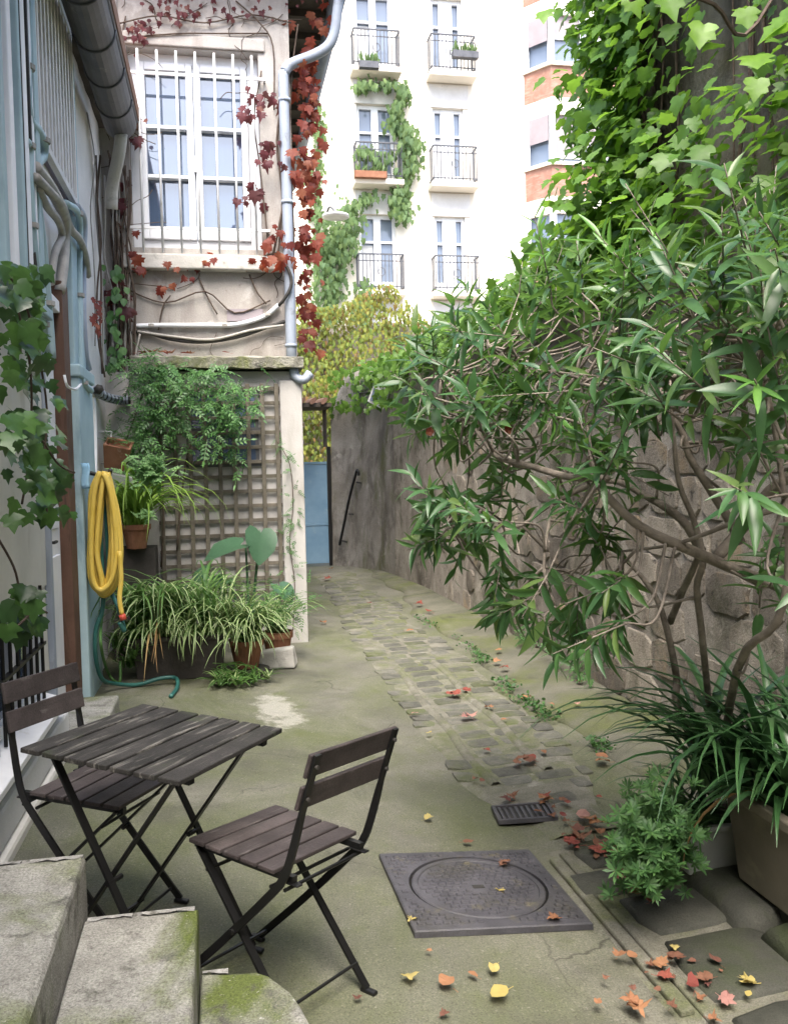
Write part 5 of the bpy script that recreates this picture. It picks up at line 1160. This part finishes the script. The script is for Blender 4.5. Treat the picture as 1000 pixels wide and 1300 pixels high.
# ---- ivy hanging over the near house wall on the left
li = thing('hanging_ivy', 'trailing dark green ivy hanging down the white house wall beside the door', 'ivy', onw(40, 400))
ivp = [[onw(-30, 330, .15), onw(20, 360, .22), onw(45, 430, .22), onw(60, 520, .2), onw(55, 600, .18), onw(60, 650, .18)], [onw(20, 380, .2), onw(38, 460, .22), onw(40, 540, .2), onw(35, 600, .18), onw(28, 640, .15)], [onw(55, 560, .2), onw(75, 590, .22), onw(95, 600, .25)], [onw(-10, 670, .12), onw(18, 720, .14), onw(28, 760, .15), onw(45, 790, .15)], [onw(20, 770, .15), onw(15, 800, .14), onw(45, 775, .2), onw(60, 778, .2)]]
for p in ivp: MB().tube(smooth_path(p, 5), .005, 5).build('stem', 'bark_dark', li, smooth=True)
Ms = []
for k in range(175):
    u = random.random()
    if u < .72: px, py, o = random.gauss(32, 17), rnd(335, 600), rnd(.08, .28); px += (py-400)*.05
    elif u < .88: px, py, o = random.gauss(58, 20), rnd(590, 655), rnd(.12, .28)
    else: px, py, o = random.gauss(28, 16), rnd(740, 800), rnd(.1, .2)
    Ms.append(lm(onw(px, py, o), (rnd(-.2, .7), rnd(-.6, .3), rnd(-1, -.2)), Vector((.7, -.7, .6))+rv(.5), rnd(.05, .10), 1.1))
leafset(li, IV['ivy_dark'], Ms, 200)

# ---- jasmine climbing over the trellis
ja = thing('climbing_jasmine', 'feathery green jasmine climbing over the top of the wooden trellis', 'climber', (-.2, AY-.15, 1.6))
def pinnate(mat, n=4, w=.16):
    b = MB()
    for k in range(n):
        t = .2+k*.2
        for sgn in (-1, 1):
            c = Vector((0, t, 0)); d = Vector((sgn*.8, .6, -.2)).normalized()*(.30-.03*k); s_ = Vector((-d.y, d.x, 0)).normalized()*w*.32
            b.add([c, c+d*.5+s_, c+d, c+d*.5-s_], [(0, 1, 2, 3)])
    c = Vector((0, .95, -.05)); b.add([c, c+Vector((.06, .15, 0)), c+Vector((0, .36, -.06)), c+Vector((-.06, .15, 0))], [(0, 1, 2, 3)])
    b.bar((0, 0, 0), (0, .97, -.05), .02, .02)
    return b.mesh('leaf', mat)
PJ = [pinnate('jasmine'), pinnate('jasmine', 3, .2)]
Ms = []
for cx, cy, sx_, sy_, n in ((190, 480, 16, 14, 60), (238, 495, 22, 15, 75), (288, 505, 15, 15, 65), (284, 535, 12, 14, 45), (205, 530, 18, 14, 48), (185, 525, 12, 22, 50), (298, 575, 8, 10, 16), (235, 560, 20, 10, 20), (318, 500, 8, 8, 12), (172, 560, 10, 18, 34), (190, 462, 20, 6, 24), (255, 470, 25, 6, 24)):
    for k in range(n):
        q = on_y(random.gauss(cx, sx_), random.gauss(cy, sy_), AY-.14-abs(random.gauss(0, .16))); Ms.append(lm(q, (rnd(-1, 1), rnd(-.8, .1), rnd(-1, .3)), Vector((0, -.6, 1))+rv(.5), rnd(.11, .20)))
leafset(ja, PJ, Ms, 120)
for p in ([(205, 720), (208, 650), (200, 580), (215, 520), (260, 490)], [(225, 700), (232, 620), (245, 560), (290, 520)], [(160, 560), (175, 520), (190, 470)]): MB().tube(smooth_path([on_y(a, c_, AY-.13) for a, c_ in p], 4), .008, 5).build('stem', 'bark_dark', ja, smooth=True)
# light climbing sprays on the corner pier
sp_ = thing('pier_climber', 'thin sparse climber straggling up the corner pier of the annex', 'climber', on_y(375, 790, AY-.05))
pp = [on_y(a, c_, AY-.06) for a, c_ in ((372, 800), (374, 740), (368, 690), (372, 640), (368, 590), (352, 560))]; MB().tube(smooth_path(pp, 5), .004, 5).build('stem', 'bark_dark', sp_)
spp = smooth_path(pp, 8); leafset(sp_, PJ, [lm(random.choice(spp)+rv(.05), (rnd(-1, 1), rnd(-.5, 0), rnd(-1, .5)), Vector((0, -1, .5))+rv(.3), rnd(.05, .09)) for _ in range(60)], 60)

# ---- potted plants by the annex
def trough(x0, x1, y0, y1, z0, z1, mat, o, rim=.015, th=.02, name='trough', taper=.03):
    b = MB(); a = [(x0+taper, y0+taper), (x1-taper, y0+taper), (x1-taper, y1-taper), (x0+taper, y1-taper)]; t = [(x0, y0), (x1, y0), (x1, y1), (x0, y1)]; i_ = [(x0+th, y0+th), (x1-th, y0+th), (x1-th, y1-th), (x0+th, y1-th)]
    tt = [(x0-rim, y0-rim), (x1+rim, y0-rim), (x1+rim, y1+rim), (x0-rim, y1+rim)]
    h = z1-z0
    b.v = [(*p, z0) for p in a]+[(*p, z1-h*.12) for p in t]+[(*p, z1-h*.115) for p in tt]+[(*p, z1) for p in tt]+[(*p, z1) for p in i_]+[(*p, z1-h*.2) for p in i_]
    b.f = [(3, 2, 1, 0)]+[(r*4+k, r*4+(k+1) % 4, (r+1)*4+(k+1) % 4, (r+1)*4+k) for r in range(5) for k in range(4)]; b.mi = [0]*len(b.f)
    p_ = b.build(name, mat, o, bevel=.006)
    MB().box((x0+th+.002, y0+th+.002, z1-h*.2-.01), (x1-th-.002, y1-th-.002, z1-h*.08)).build('soil', 'soil', o)
    return p_
def pot(c, r, h, mat, o, n=20):
    MB().lathe([(r*.68, 0), (r*.95, h*.78), (r*1.04, h*.79), (r*1.06, h), (r*.94, h), (r*.9, h*.8), (.01, h*.8)], c, n).build('pot', mat, o, smooth=False)
    MB().lathe([(r*.9, h*.79), (r*.88, h*.86), (.01, h*.88)], c, n).build('soil', 'soil', o)
# long dark trough with variegated spider plants
g0 = fz(-.3, 6.8)
dt = thing('dark_trough', 'long dark brown trough of variegated spider plants at the trellis foot', 'planter', (-.3, 6.9, g0))
trough(-.66, .0, 6.66, 6.98, g0, g0+.32, 'dark_trough', dt)
for i in range(11):
    tuft(dt, (-.62+(i % 6)*.12+rnd(-.03, .03), 6.70+.18*(i//6)+rnd(-.03, .03), g0+.31), 30, .95, .0125, ('spider_green', 'spider_cream'), i % 4 != 0, (1.5, -1.4), .05)
for i in range(10):
    tuft(dt, (-.62+i*.065, 6.69, g0+.32), 7, .62, .0115, ('spider_green', 'spider_cream'), True, (1.0, -1.7), .03, dirs=(2.5, 3.8), vari=5)
for i in range(7):
    tuft(dt, (-.60+rnd(0, .5), 6.66, g0+.33), 1, .62, .006, ('dry_leaf', 'dry_leaf'), False, (.7, -1.6), .01, dirs=(3.0, 3.3), vari=1)
tp_ = thing('potted_spider_plant', 'variegated spider plant overflowing a terracotta pot beside the dark trough', 'potted plant', (.13, 6.78, fz(.13, 6.8)))
gp = fz(.13, 6.8); pot((.15, 6.80, gp+.06), .125, .21, 'terracotta', tp_)
MB().lathe([(.17, 0), (.18, .05), (.15, .055)], (.14, 6.8, gp), 20).build('saucer', 'dark_trough', tp_)
tuft(tp_, (.15, 6.74, gp+.25), 26, .6, .0115, ('spider_green', 'spider_cream'), True, (1.0, -1.7), .05, dirs=(2.3, 4.0), vari=6)
for i in range(5): tuft(tp_, (.16+rnd(-.07, .07), 6.79+rnd(-.05, .05), gp+.24), 30, .78, .0125, ('spider_green', 'spider_cream'), True, (1.4, -1.35), .05)
p3 = thing('potted_fern', 'bushy green plant in a terracotta pot by the annex corner', 'potted plant', (.40, 7.35, fz(.4, 7.3)))
gq = fz(.4, 7.3); pot((.41, 7.3, gq+.0), .12, .24, 'terracotta', p3)
for i in range(3): tuft(p3, (.41+rnd(-.05, .05), 7.28+rnd(-.05, .05), gq+.24), 26, .62, .012, ('spider_green', 'spider_cream'), True, (1.3, -1.0), .03)
Ms = [lm((.45+random.gauss(0, .10), 7.25+rnd(-.12, .12), gq+.30+abs(random.gauss(.05, .16))), (rnd(-1, 1), rnd(-1, .3), rnd(-.3, .6)), Vector((0, -.3, 1))+rv(.4), rnd(.08, .14)) for _ in range(90)]
leafset(p3, PJ, Ms, 60)
# terracotta-coloured stone block and sawn board
bl = MB(); c = on_floor(350, 850); bl.add([(0, 0, 0), (.30, -.02, 0), (.34, .16, 0), (.02, .2, 0), (.02, .01, .13), (.29, 0, .16), (.31, .15, .15), (.03, .18, .12)], [(3, 2, 1, 0), (4, 5, 6, 7), (0, 1, 5, 4), (1, 2, 6, 5), (2, 3, 7, 6), (3, 0, 4, 7)])
bl.xform(Matrix.Translation((.22, 6.98, fz(.3, 7)))); tag(bl.build('stone_block', 'sill_stone', bevel=.015), 'rough pale stone block on the ground beside the terracotta pot', 'stone')
# ground trailing plant
gt_ = thing('trailing_plant', 'green trailing plantlets creeping over the concrete in front of the trough', 'plant', (.0, 6.5, fz(0, 6.5)))
for i in range(16):
    x, y = rnd(-.1, .33), rnd(6.35, 6.62); tuft(gt_, (x, y, fz(x, y)+.03), 10, .19, .009, ('spider_green', 'spider_cream'), i % 3 == 0, (.9, -.6), .02, vari=4)
for i in range(7): MB().tube(smooth_path([(rnd(-.1, .1), 6.64, .12), (rnd(-.1, .2), 6.55, .10), (rnd(-.05, .3), rnd(6.4, 6.5), .03)], 4), .004, 4).build('stem', 'spider_green', gt_)
# leafy filler left of the trough
lf = thing('leafy_clump', 'narrow-leaved green clump growing between hose and dark trough', 'plant', (-.74, 6.75, fz(-.7, 6.7)))
for i in range(10): tuft(lf, (-.74+rnd(-.06, .12), 6.66+rnd(-.08, .15), fz(-.7, 6.7)+rnd(.02, .5)), 14, .28, .009, ('spider_green', 'spider_cream'), False, (1.1, -.5), .03, vari=5)
MB().tube([(-.75, 6.75, 0), (-.75, 6.74, .25), (-.72, 6.72, .5)], .006, 5).build('stem', 'spider_green', lf)
# arum with big leaves
ar = thing('elephant_ear_plant', 'elephant ear plant with big blue green leaves in front of the trellis', 'plant', (.2, 7.55, fz(.2, 7.5)))
AR = fan_leaf(sym([(0, .12), (.12, -.02), (.30, -.04), (.44, .14), (.46, .36), (.36, .62), (.18, .86), (0, 1)]), 'leaf', 'arum', .22, .22)
for (px, py, d, s_, nr) in ((330, 672, (.0, -.35, -.55), .30, (.3, -.6, 1)), (312, 692, (-.95, -.3, -.1), .36, (-.1, -.25, 1)), (352, 742, (.5, -.6, -.5), .22, (.2, -.4, 1)), (290, 735, (-.8, -.5, -.2), .24, (-.1, -.3, 1)), (268, 728, (-.9, .2, -.3), .22, (0, -.7, 1))):
    p = on_y(px, py, 7.5); MB().tube(smooth_path([(.20+rnd(-.04, .04), 7.55, .05), (.20+(p.x-.2)*.5, 7.54, p.z*.55), p], 4), lerp_list((.016, .012, .008), 9), 6).build('stem', 'arum', ar, smooth=True)
    place('leaf', AR, ar, lm(p, d, nr, s_))
# hanging pots on the left
wf = thing('wire_pot_rack', 'thin white wire rack leaning on the wall holding the tilted pots', 'rack', on_y(140, 600, 7.7))
for a, c_ in (((118, 548), (142, 548)), ((142, 548), (137, 592)), ((137, 592), (165, 602)), ((140, 622), (162, 628)), ((122, 585), (137, 590))): MB().tube([on_y(*a, 7.68), on_y(*c_, 7.58)], .007, 5).build('wire', 'lamp_grey', wf)
hp = thing('tilted_flower_pot', 'tilted square terracotta flower pot with seedlings hung on the wall', 'flower pot', on_y(150, 576, 7.6))
p = on_y(149, 577, 7.55); Mx = Matrix.Translation(p) @ Matrix.Rotation(.22, 4, 'Y') @ Matrix.Rotation(.35, 4, 'X')
b = MB(); b.add([(-.075, -.075, -.11), (.075, -.075, -.11), (.075, .075, -.11), (-.075, .075, -.11), (-.105, -.105, .10), (.105, -.105, .10), (.105, .105, .10), (-.105, .105, .10), (-.085, -.085, .10), (.085, -.085, .10), (.085, .085, .10), (-.085, .085, .10), (-.08, -.08, .05), (.08, -.08, .05), (.08, .08, .05), (-.08, .08, .05)],
      [(3, 2, 1, 0)]+[(r*4+k, r*4+(k+1) % 4, (r+1)*4+(k+1) % 4, (r+1)*4+k) for r in range(3) for k in range(4)]+[(12, 13, 14, 15)]); b.xform(Mx).build('pot', 'terracotta', hp, bevel=.006)
leafset(hp, PJ, [lm(p+Vector((rnd(-.08, .15), rnd(-.1, .05), rnd(.08, .17))), (rnd(-1, 1), rnd(-1, 0), rnd(-.2, .8)), Vector((0, -.3, 1))+rv(.4), rnd(.07, .12)) for _ in range(26)], 26)
gp_ = thing('grey_trough', 'small tilted grey green trough with pale feathery sedum below the terracotta pot', 'planter', on_y(152, 612, 7.5))
p = on_y(152, 612, 7.52); b = MB().box((-.11, -.07, -.07), (.11, .07, .06)); b.xform(Matrix.Translation(p) @ Matrix.Rotation(.22, 4, 'Y')).build('trough', 'green_trough', gp_, bevel=.01)
leafset(gp_, [pinnate('pale_sedum', 4, .3)], [lm(on_y(random.gauss(188, 11), random.gauss(600, 8), 7.25-rnd(0, .15)), (rnd(-1, 1), rnd(-1, .2), rnd(-.4, .8)), Vector((0, -.5, 1))+rv(.4), rnd(.07, .12)) for _ in range(170)], 60)
leafset(gp_, [pinnate('pale_sedum', 4, .3)], [lm(on_y(random.gauss(186, 5), random.gauss(655, 4), 7.1-rnd(0, .1)), (rnd(-1, 1), rnd(-1, .2), rnd(-.4, .8)), Vector((0, -.5, 1))+rv(.4), rnd(.04, .07)) for _ in range(36)], 20)
hg = thing('hanging_grass_pot', 'lime green grassy plant spilling from a dark wall pot beside the hose', 'potted plant', on_y(175, 690, 7.5))
p = on_y(176, 664, 7.4); pot(p+Vector((-.02, 0, -.20)), .11, .19, 'terracotta', hg)
for i in range(4): tuft(hg, p+Vector((rnd(-.08, .08), rnd(-.05, .05), -.02)), 30, 1.05, .012, ('lime_grass',), False, (1.25, -1.45), .04)
MB().box((p.x-.22, 7.42, fz(-.7, 7.4)-.02), (p.x+.12, 7.75, p.z-.202)).build('stand', 'dark_trough', hg, bevel=.01)

# ---- garden hoses
hs = thing('yellow_hose', 'coiled yellow garden hose hanging on the wall above the trough', 'hose', (-.78, 6.1, 1.4))
for k in range(9):
    d_ = 6.12-.016*k; g_ = rnd(-5, 5); wf = (.55, 1, .8, .35, .95, .65, 1.05, .45, .85)[k]
    ring = smooth_path([on_y(134+(a-134)*wf+rnd(-2, 2)+g_*.5, c_+rnd(-3, 3)-14*(1-wf)*(c_ > 700), d_) for a, c_ in ((132+g_, 601), (121+g_*.6, 630), (114+abs(g_), 680), (112+abs(g_)*1.5, 715), (120+g_*.4, 745+g_), (133, 757+g_*2), (147+g_*.4, 742+g_), (155-abs(g_), 705), (152-abs(g_), 660), (144+g_*.6, 620), (136+g_, 602))], 5)
    MB().tube(ring, .0165, 8).build('coil', 'yellow_hose', hs, smooth=True)
tail = smooth_path([on_y(152, 700, 5.98), on_y(154, 735, 5.98), on_y(152, 760, 5.97), on_y(155, 780, 5.97)], 5); MB().tube(tail, .0155, 8).build('tail', 'yellow_hose', hs, smooth=True)
e = on_y(157, 787, 5.97); MB().tube([on_y(155, 780, 5.97), e], .022, 8).build('connector', 'red_plastic', hs, smooth=True)
MB().tube([Vector((WX+.06, 6.14, 1.52)), on_y(132, 604, 6.12), on_y(139, 603, 6.06), on_y(141, 596, 6.04)], .014, 6).build('hook', 'black_steel', hs)
gh = thing('green_hose', 'dark green hose hanging behind the yellow coil and trailing on the ground', 'hose', on_floor(150, 880))
MB().tube(smooth_path([on_y(128, 615, 6.14), on_y(127, 660, 6.14), on_y(130, 720, 6.14), on_y(131, 770, 6.12), on_y(122, 800, 6.1), on_y(122, 835, 6.12), on_y(130, 862, 6.2), on_floor(148, 875)+Vector((0, -.05, .05)), on_floor(175, 872)+Vector((0, -.02, .02)), on_floor(205, 870)+Vector((0, 0, .05)), on_floor(224, 870)+Vector((0, 0, .05)), on_floor(225, 877)+Vector((0, 0, .02)), on_floor(217, 887)+Vector((0, 0, .015))], 6), .0145, 8).build('run', 'green_hose', gh, smooth=True)
MB().tube(smooth_path([on_y(152, 790, 5.97), on_y(158, 800, 6.0), on_y(150, 770, 6.05), on_y(140, 745, 6.14), on_y(137, 690, 6.15), on_y(133, 612, 6.15)], 6), .0145, 8).build('run', 'green_hose', gh, smooth=True)
MB().tube(smooth_path([on_y(131, 772, 6.8), on_y(128, 815, 5.97), on_y(138, 855, 6.55), on_y(152, 866, 6.5), on_y(153, 840, 6.55)], 6), .010, 8).build('run', 'jasmine', gh, smooth=True)
rg = MB(); p0 = on_y(108, 600, 5.98)
for i in range(5):
    for j in range(7): rg.v.append((p0.x-.02+.012*i+.006*math.sin(j), p0.y-.012*math.sin(i*1.5+j*.7), p0.z+.06-.027*j))
rg.f = [(i*7+j, (i+1)*7+j, (i+1)*7+j+1, i*7+j+1) for i in range(4) for j in range(6)]; rg.mi = [0]*len(rg.f)
o = rg.build('cleaning_cloth', 'blue_rag', smooth=True); so = o.modifiers.new('thick', 'SOLIDIFY'); so.thickness = .006
tag(o, 'small light blue cloth hanging beside the top of the yellow hose', 'cloth')

# ---- right foreground pots
bt = thing('beige_trough', 'large beige trough with dark strap-leaved plant against the rubble wall', 'planter', (2.05, 2.2, 0))
tz = fz(1.9, 2.4)
trough(1.74, 2.30, 1.35, 2.92, tz+.08, tz+.42, 'beige_trough', bt, rim=.02)
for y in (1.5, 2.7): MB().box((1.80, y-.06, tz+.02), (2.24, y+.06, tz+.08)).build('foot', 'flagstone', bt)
for i, (x, y, n) in enumerate(((1.86, 2.80, 46), (1.84, 2.6, 36), (2.02, 2.78, 30), (1.95, 2.4, 24), (2.1, 2.6, 20))):
    tuft(bt, (x, y, tz+.38), n, .80, .017, ('strap_green',), False, (1.35, -.85), .05, vari=10)
tuft(bt, (1.72, 2.96, tz+.38), 40, .85, .015, ('strap_green',), False, (1.35, -.8), .07, vari=9)
tuft(bt, (1.80, 2.82, tz+.38), 34, .90, .015, ('strap_green',), False, (1.2, -.75), .06, dirs=(.7, 2.5), vari=8)
tuft(bt, (1.82, 2.7, tz+.38), 14, .66, .016, ('strap_green',), False, (1.1, -1.3), .03, dirs=(1.2, 2.6), vari=5)
for k, (x, y) in enumerate(((1.78, 2.74),)): place('leaf', strap_mesh(.46, .008, (.2, -1.7), ('dry_leaf',)), bt, yawM((x, y, tz+.44), 1.7+.4*k))
gb_ = thing('grey_planter_box', 'pale grey green planter box with sprawling bright green spurge', 'planter', (1.95, 3.25, fz(1.95, 3.2)))
gz_ = fz(1.95, 3.2)+.03
trough(1.62, 2.10, 2.99, 3.24, gz_+.01, gz_+.20, 'green_trough', gb_, rim=.015)
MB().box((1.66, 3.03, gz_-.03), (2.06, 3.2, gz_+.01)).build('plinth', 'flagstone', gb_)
def rosette(mat, n=13):
    b = MB()
    for k in range(n):
        a = k*2.4; el = .15+.5*(k/n); d = Vector((math.cos(a)*math.cos(el), math.sin(a)*math.cos(el), math.sin(el))); L_ = .5*(1-.4*k/n); s_ = d.cross(UP).normalized()*.055
        b.add([Vector((0, 0, 0)), d*L_*.6+s_, d*L_, d*L_*.6-s_], [(0, 1, 2, 3)])
    return b.mesh('leaf_rosette', mat)
RO = [rosette('euphorbia'), rosette('euphorbia', 15), rosette('euphorbia', 11)]
Ms = []; stm = MB()
for k in range(295):
    px, py = random.gauss(828, 25), random.gauss(1070, 32)
    if px > 905 and py > 1075: px -= 60
    if py > 1140: py -= 60
    p = at(px, py, rnd(2.85, 3.3)); 
    if p.z < fz(p.x, p.y)+.05: p.z = fz(p.x, p.y)+rnd(.05, .12)
    M_ = Matrix.Translation(p) @ Matrix.Rotation(rnd(-.9, .5), 4, 'Y') @ Matrix.Rotation(rnd(0, .9), 4, 'X') @ Matrix.Rotation(rnd(0, 6.28), 4, 'Z') @ Matrix.Scale(rnd(.065, .105), 4); Ms.append(M_)
    if k % 3 == 0: stm.tube(smooth_path([(rnd(1.64, 1.9), rnd(3.02, 3.2), gz_+.18), Vector((1.75, 3.1, gz_+.30))*.5+p*.5, p], 3), .004, 4)
stm.build('stems', 'euphorbia', gb_)['kind'] = 'stuff'
for k, M_ in enumerate(Ms): place('leaf_rosette', RO[k % 3], gb_, M_)
tuft(gb_, (1.75, 3.2, gz_+.2), 26, .46, .008, ('strap_green',), False, (1.2, -.6), .08, vari=6)
# weeds in the joint beside the setts and at the wall foot
wd_ = thing('joint_weeds', 'small bright weeds and moss growing in the joint along the apron edge', 'weeds', (1.97, 5.8, 0))
Ms = []
for k in range(950):
    y = 4.2+3.0*random.random() if k % 5 else rnd(4, 9); xe = 1.96+.05*math.sin(1.9*y)+random.gauss(0, .035)
    if math.sin(y*3.7)+math.sin(y*8.3+1) < -.3: continue
    Ms.append(lm((xe, y, fz(xe, y)+.018+rnd(0, .03)), (rnd(-1, 1), rnd(-1, 1), rnd(.2, 1)), UP+rv(.6), rnd(.014, .034)))
joined(wd_, [fan_leaf(BROAD, 'leaf', 'euphorbia')], [(0, M_) for M_ in Ms], 'foliage')
Ms = []
w2 = thing('wall_foot_fern', 'little fern tufts hanging at the foot of the rubble wall', 'weeds', (2.45, 6, .2))
for k in range(70):
    y = random.choice((5.75, 6.3, 7.0))+random.gauss(0, .10); Ms.append(lm((2.40, y, fz(2.4, y)+.10+abs(random.gauss(0, .10))), (-.6, rnd(-.7, .7), rnd(-1, .3)), Vector((-1, -.3, .8)), rnd(.06, .11)))
leafset(w2, PJ, Ms, 70)
# tree behind the viewer (mirrored in the window)
tt = thing('courtyard_tree', 'leafy tree standing in front of the pinkish house across the courtyard', 'tree', (3.0, -8, 0))
tk = MB().tube(smooth_path([(3.0, -8, -.3), (3.05, -8, 2.5), (2.8, -8.1, 5)], 4), lerp_list((.2, .15, .09), 9), 8).build('trunk', 'bark', tt, smooth=True)
for k in range(6): MB().tube(smooth_path([(2.9, -8, 3+k*.35), (2.9+rnd(-1, 1), -8+rnd(-1, 1), 4.6+k*.4), (2.9+rnd(-1.6, 1.6), -8+rnd(-1.6, 1.6), 6+k*.4)], 3), .04, 5).build('limb', 'bark', tk)
Ms = []
for k in range(34):
    c = Vector((2.9+random.gauss(0, 1.1), -8+random.gauss(0, 1.0), 5.6+random.gauss(0, 1.1)))
    for j in range(70): Ms.append(lm(c+Vector((random.gauss(0, .35), random.gauss(0, .35), random.gauss(0, .3))), rv(1), UP+rv(.8), rnd(.12, .22)))
joined(tt, FARL['tree_leaf'], [(0, M_) for M_ in Ms], 'crown')
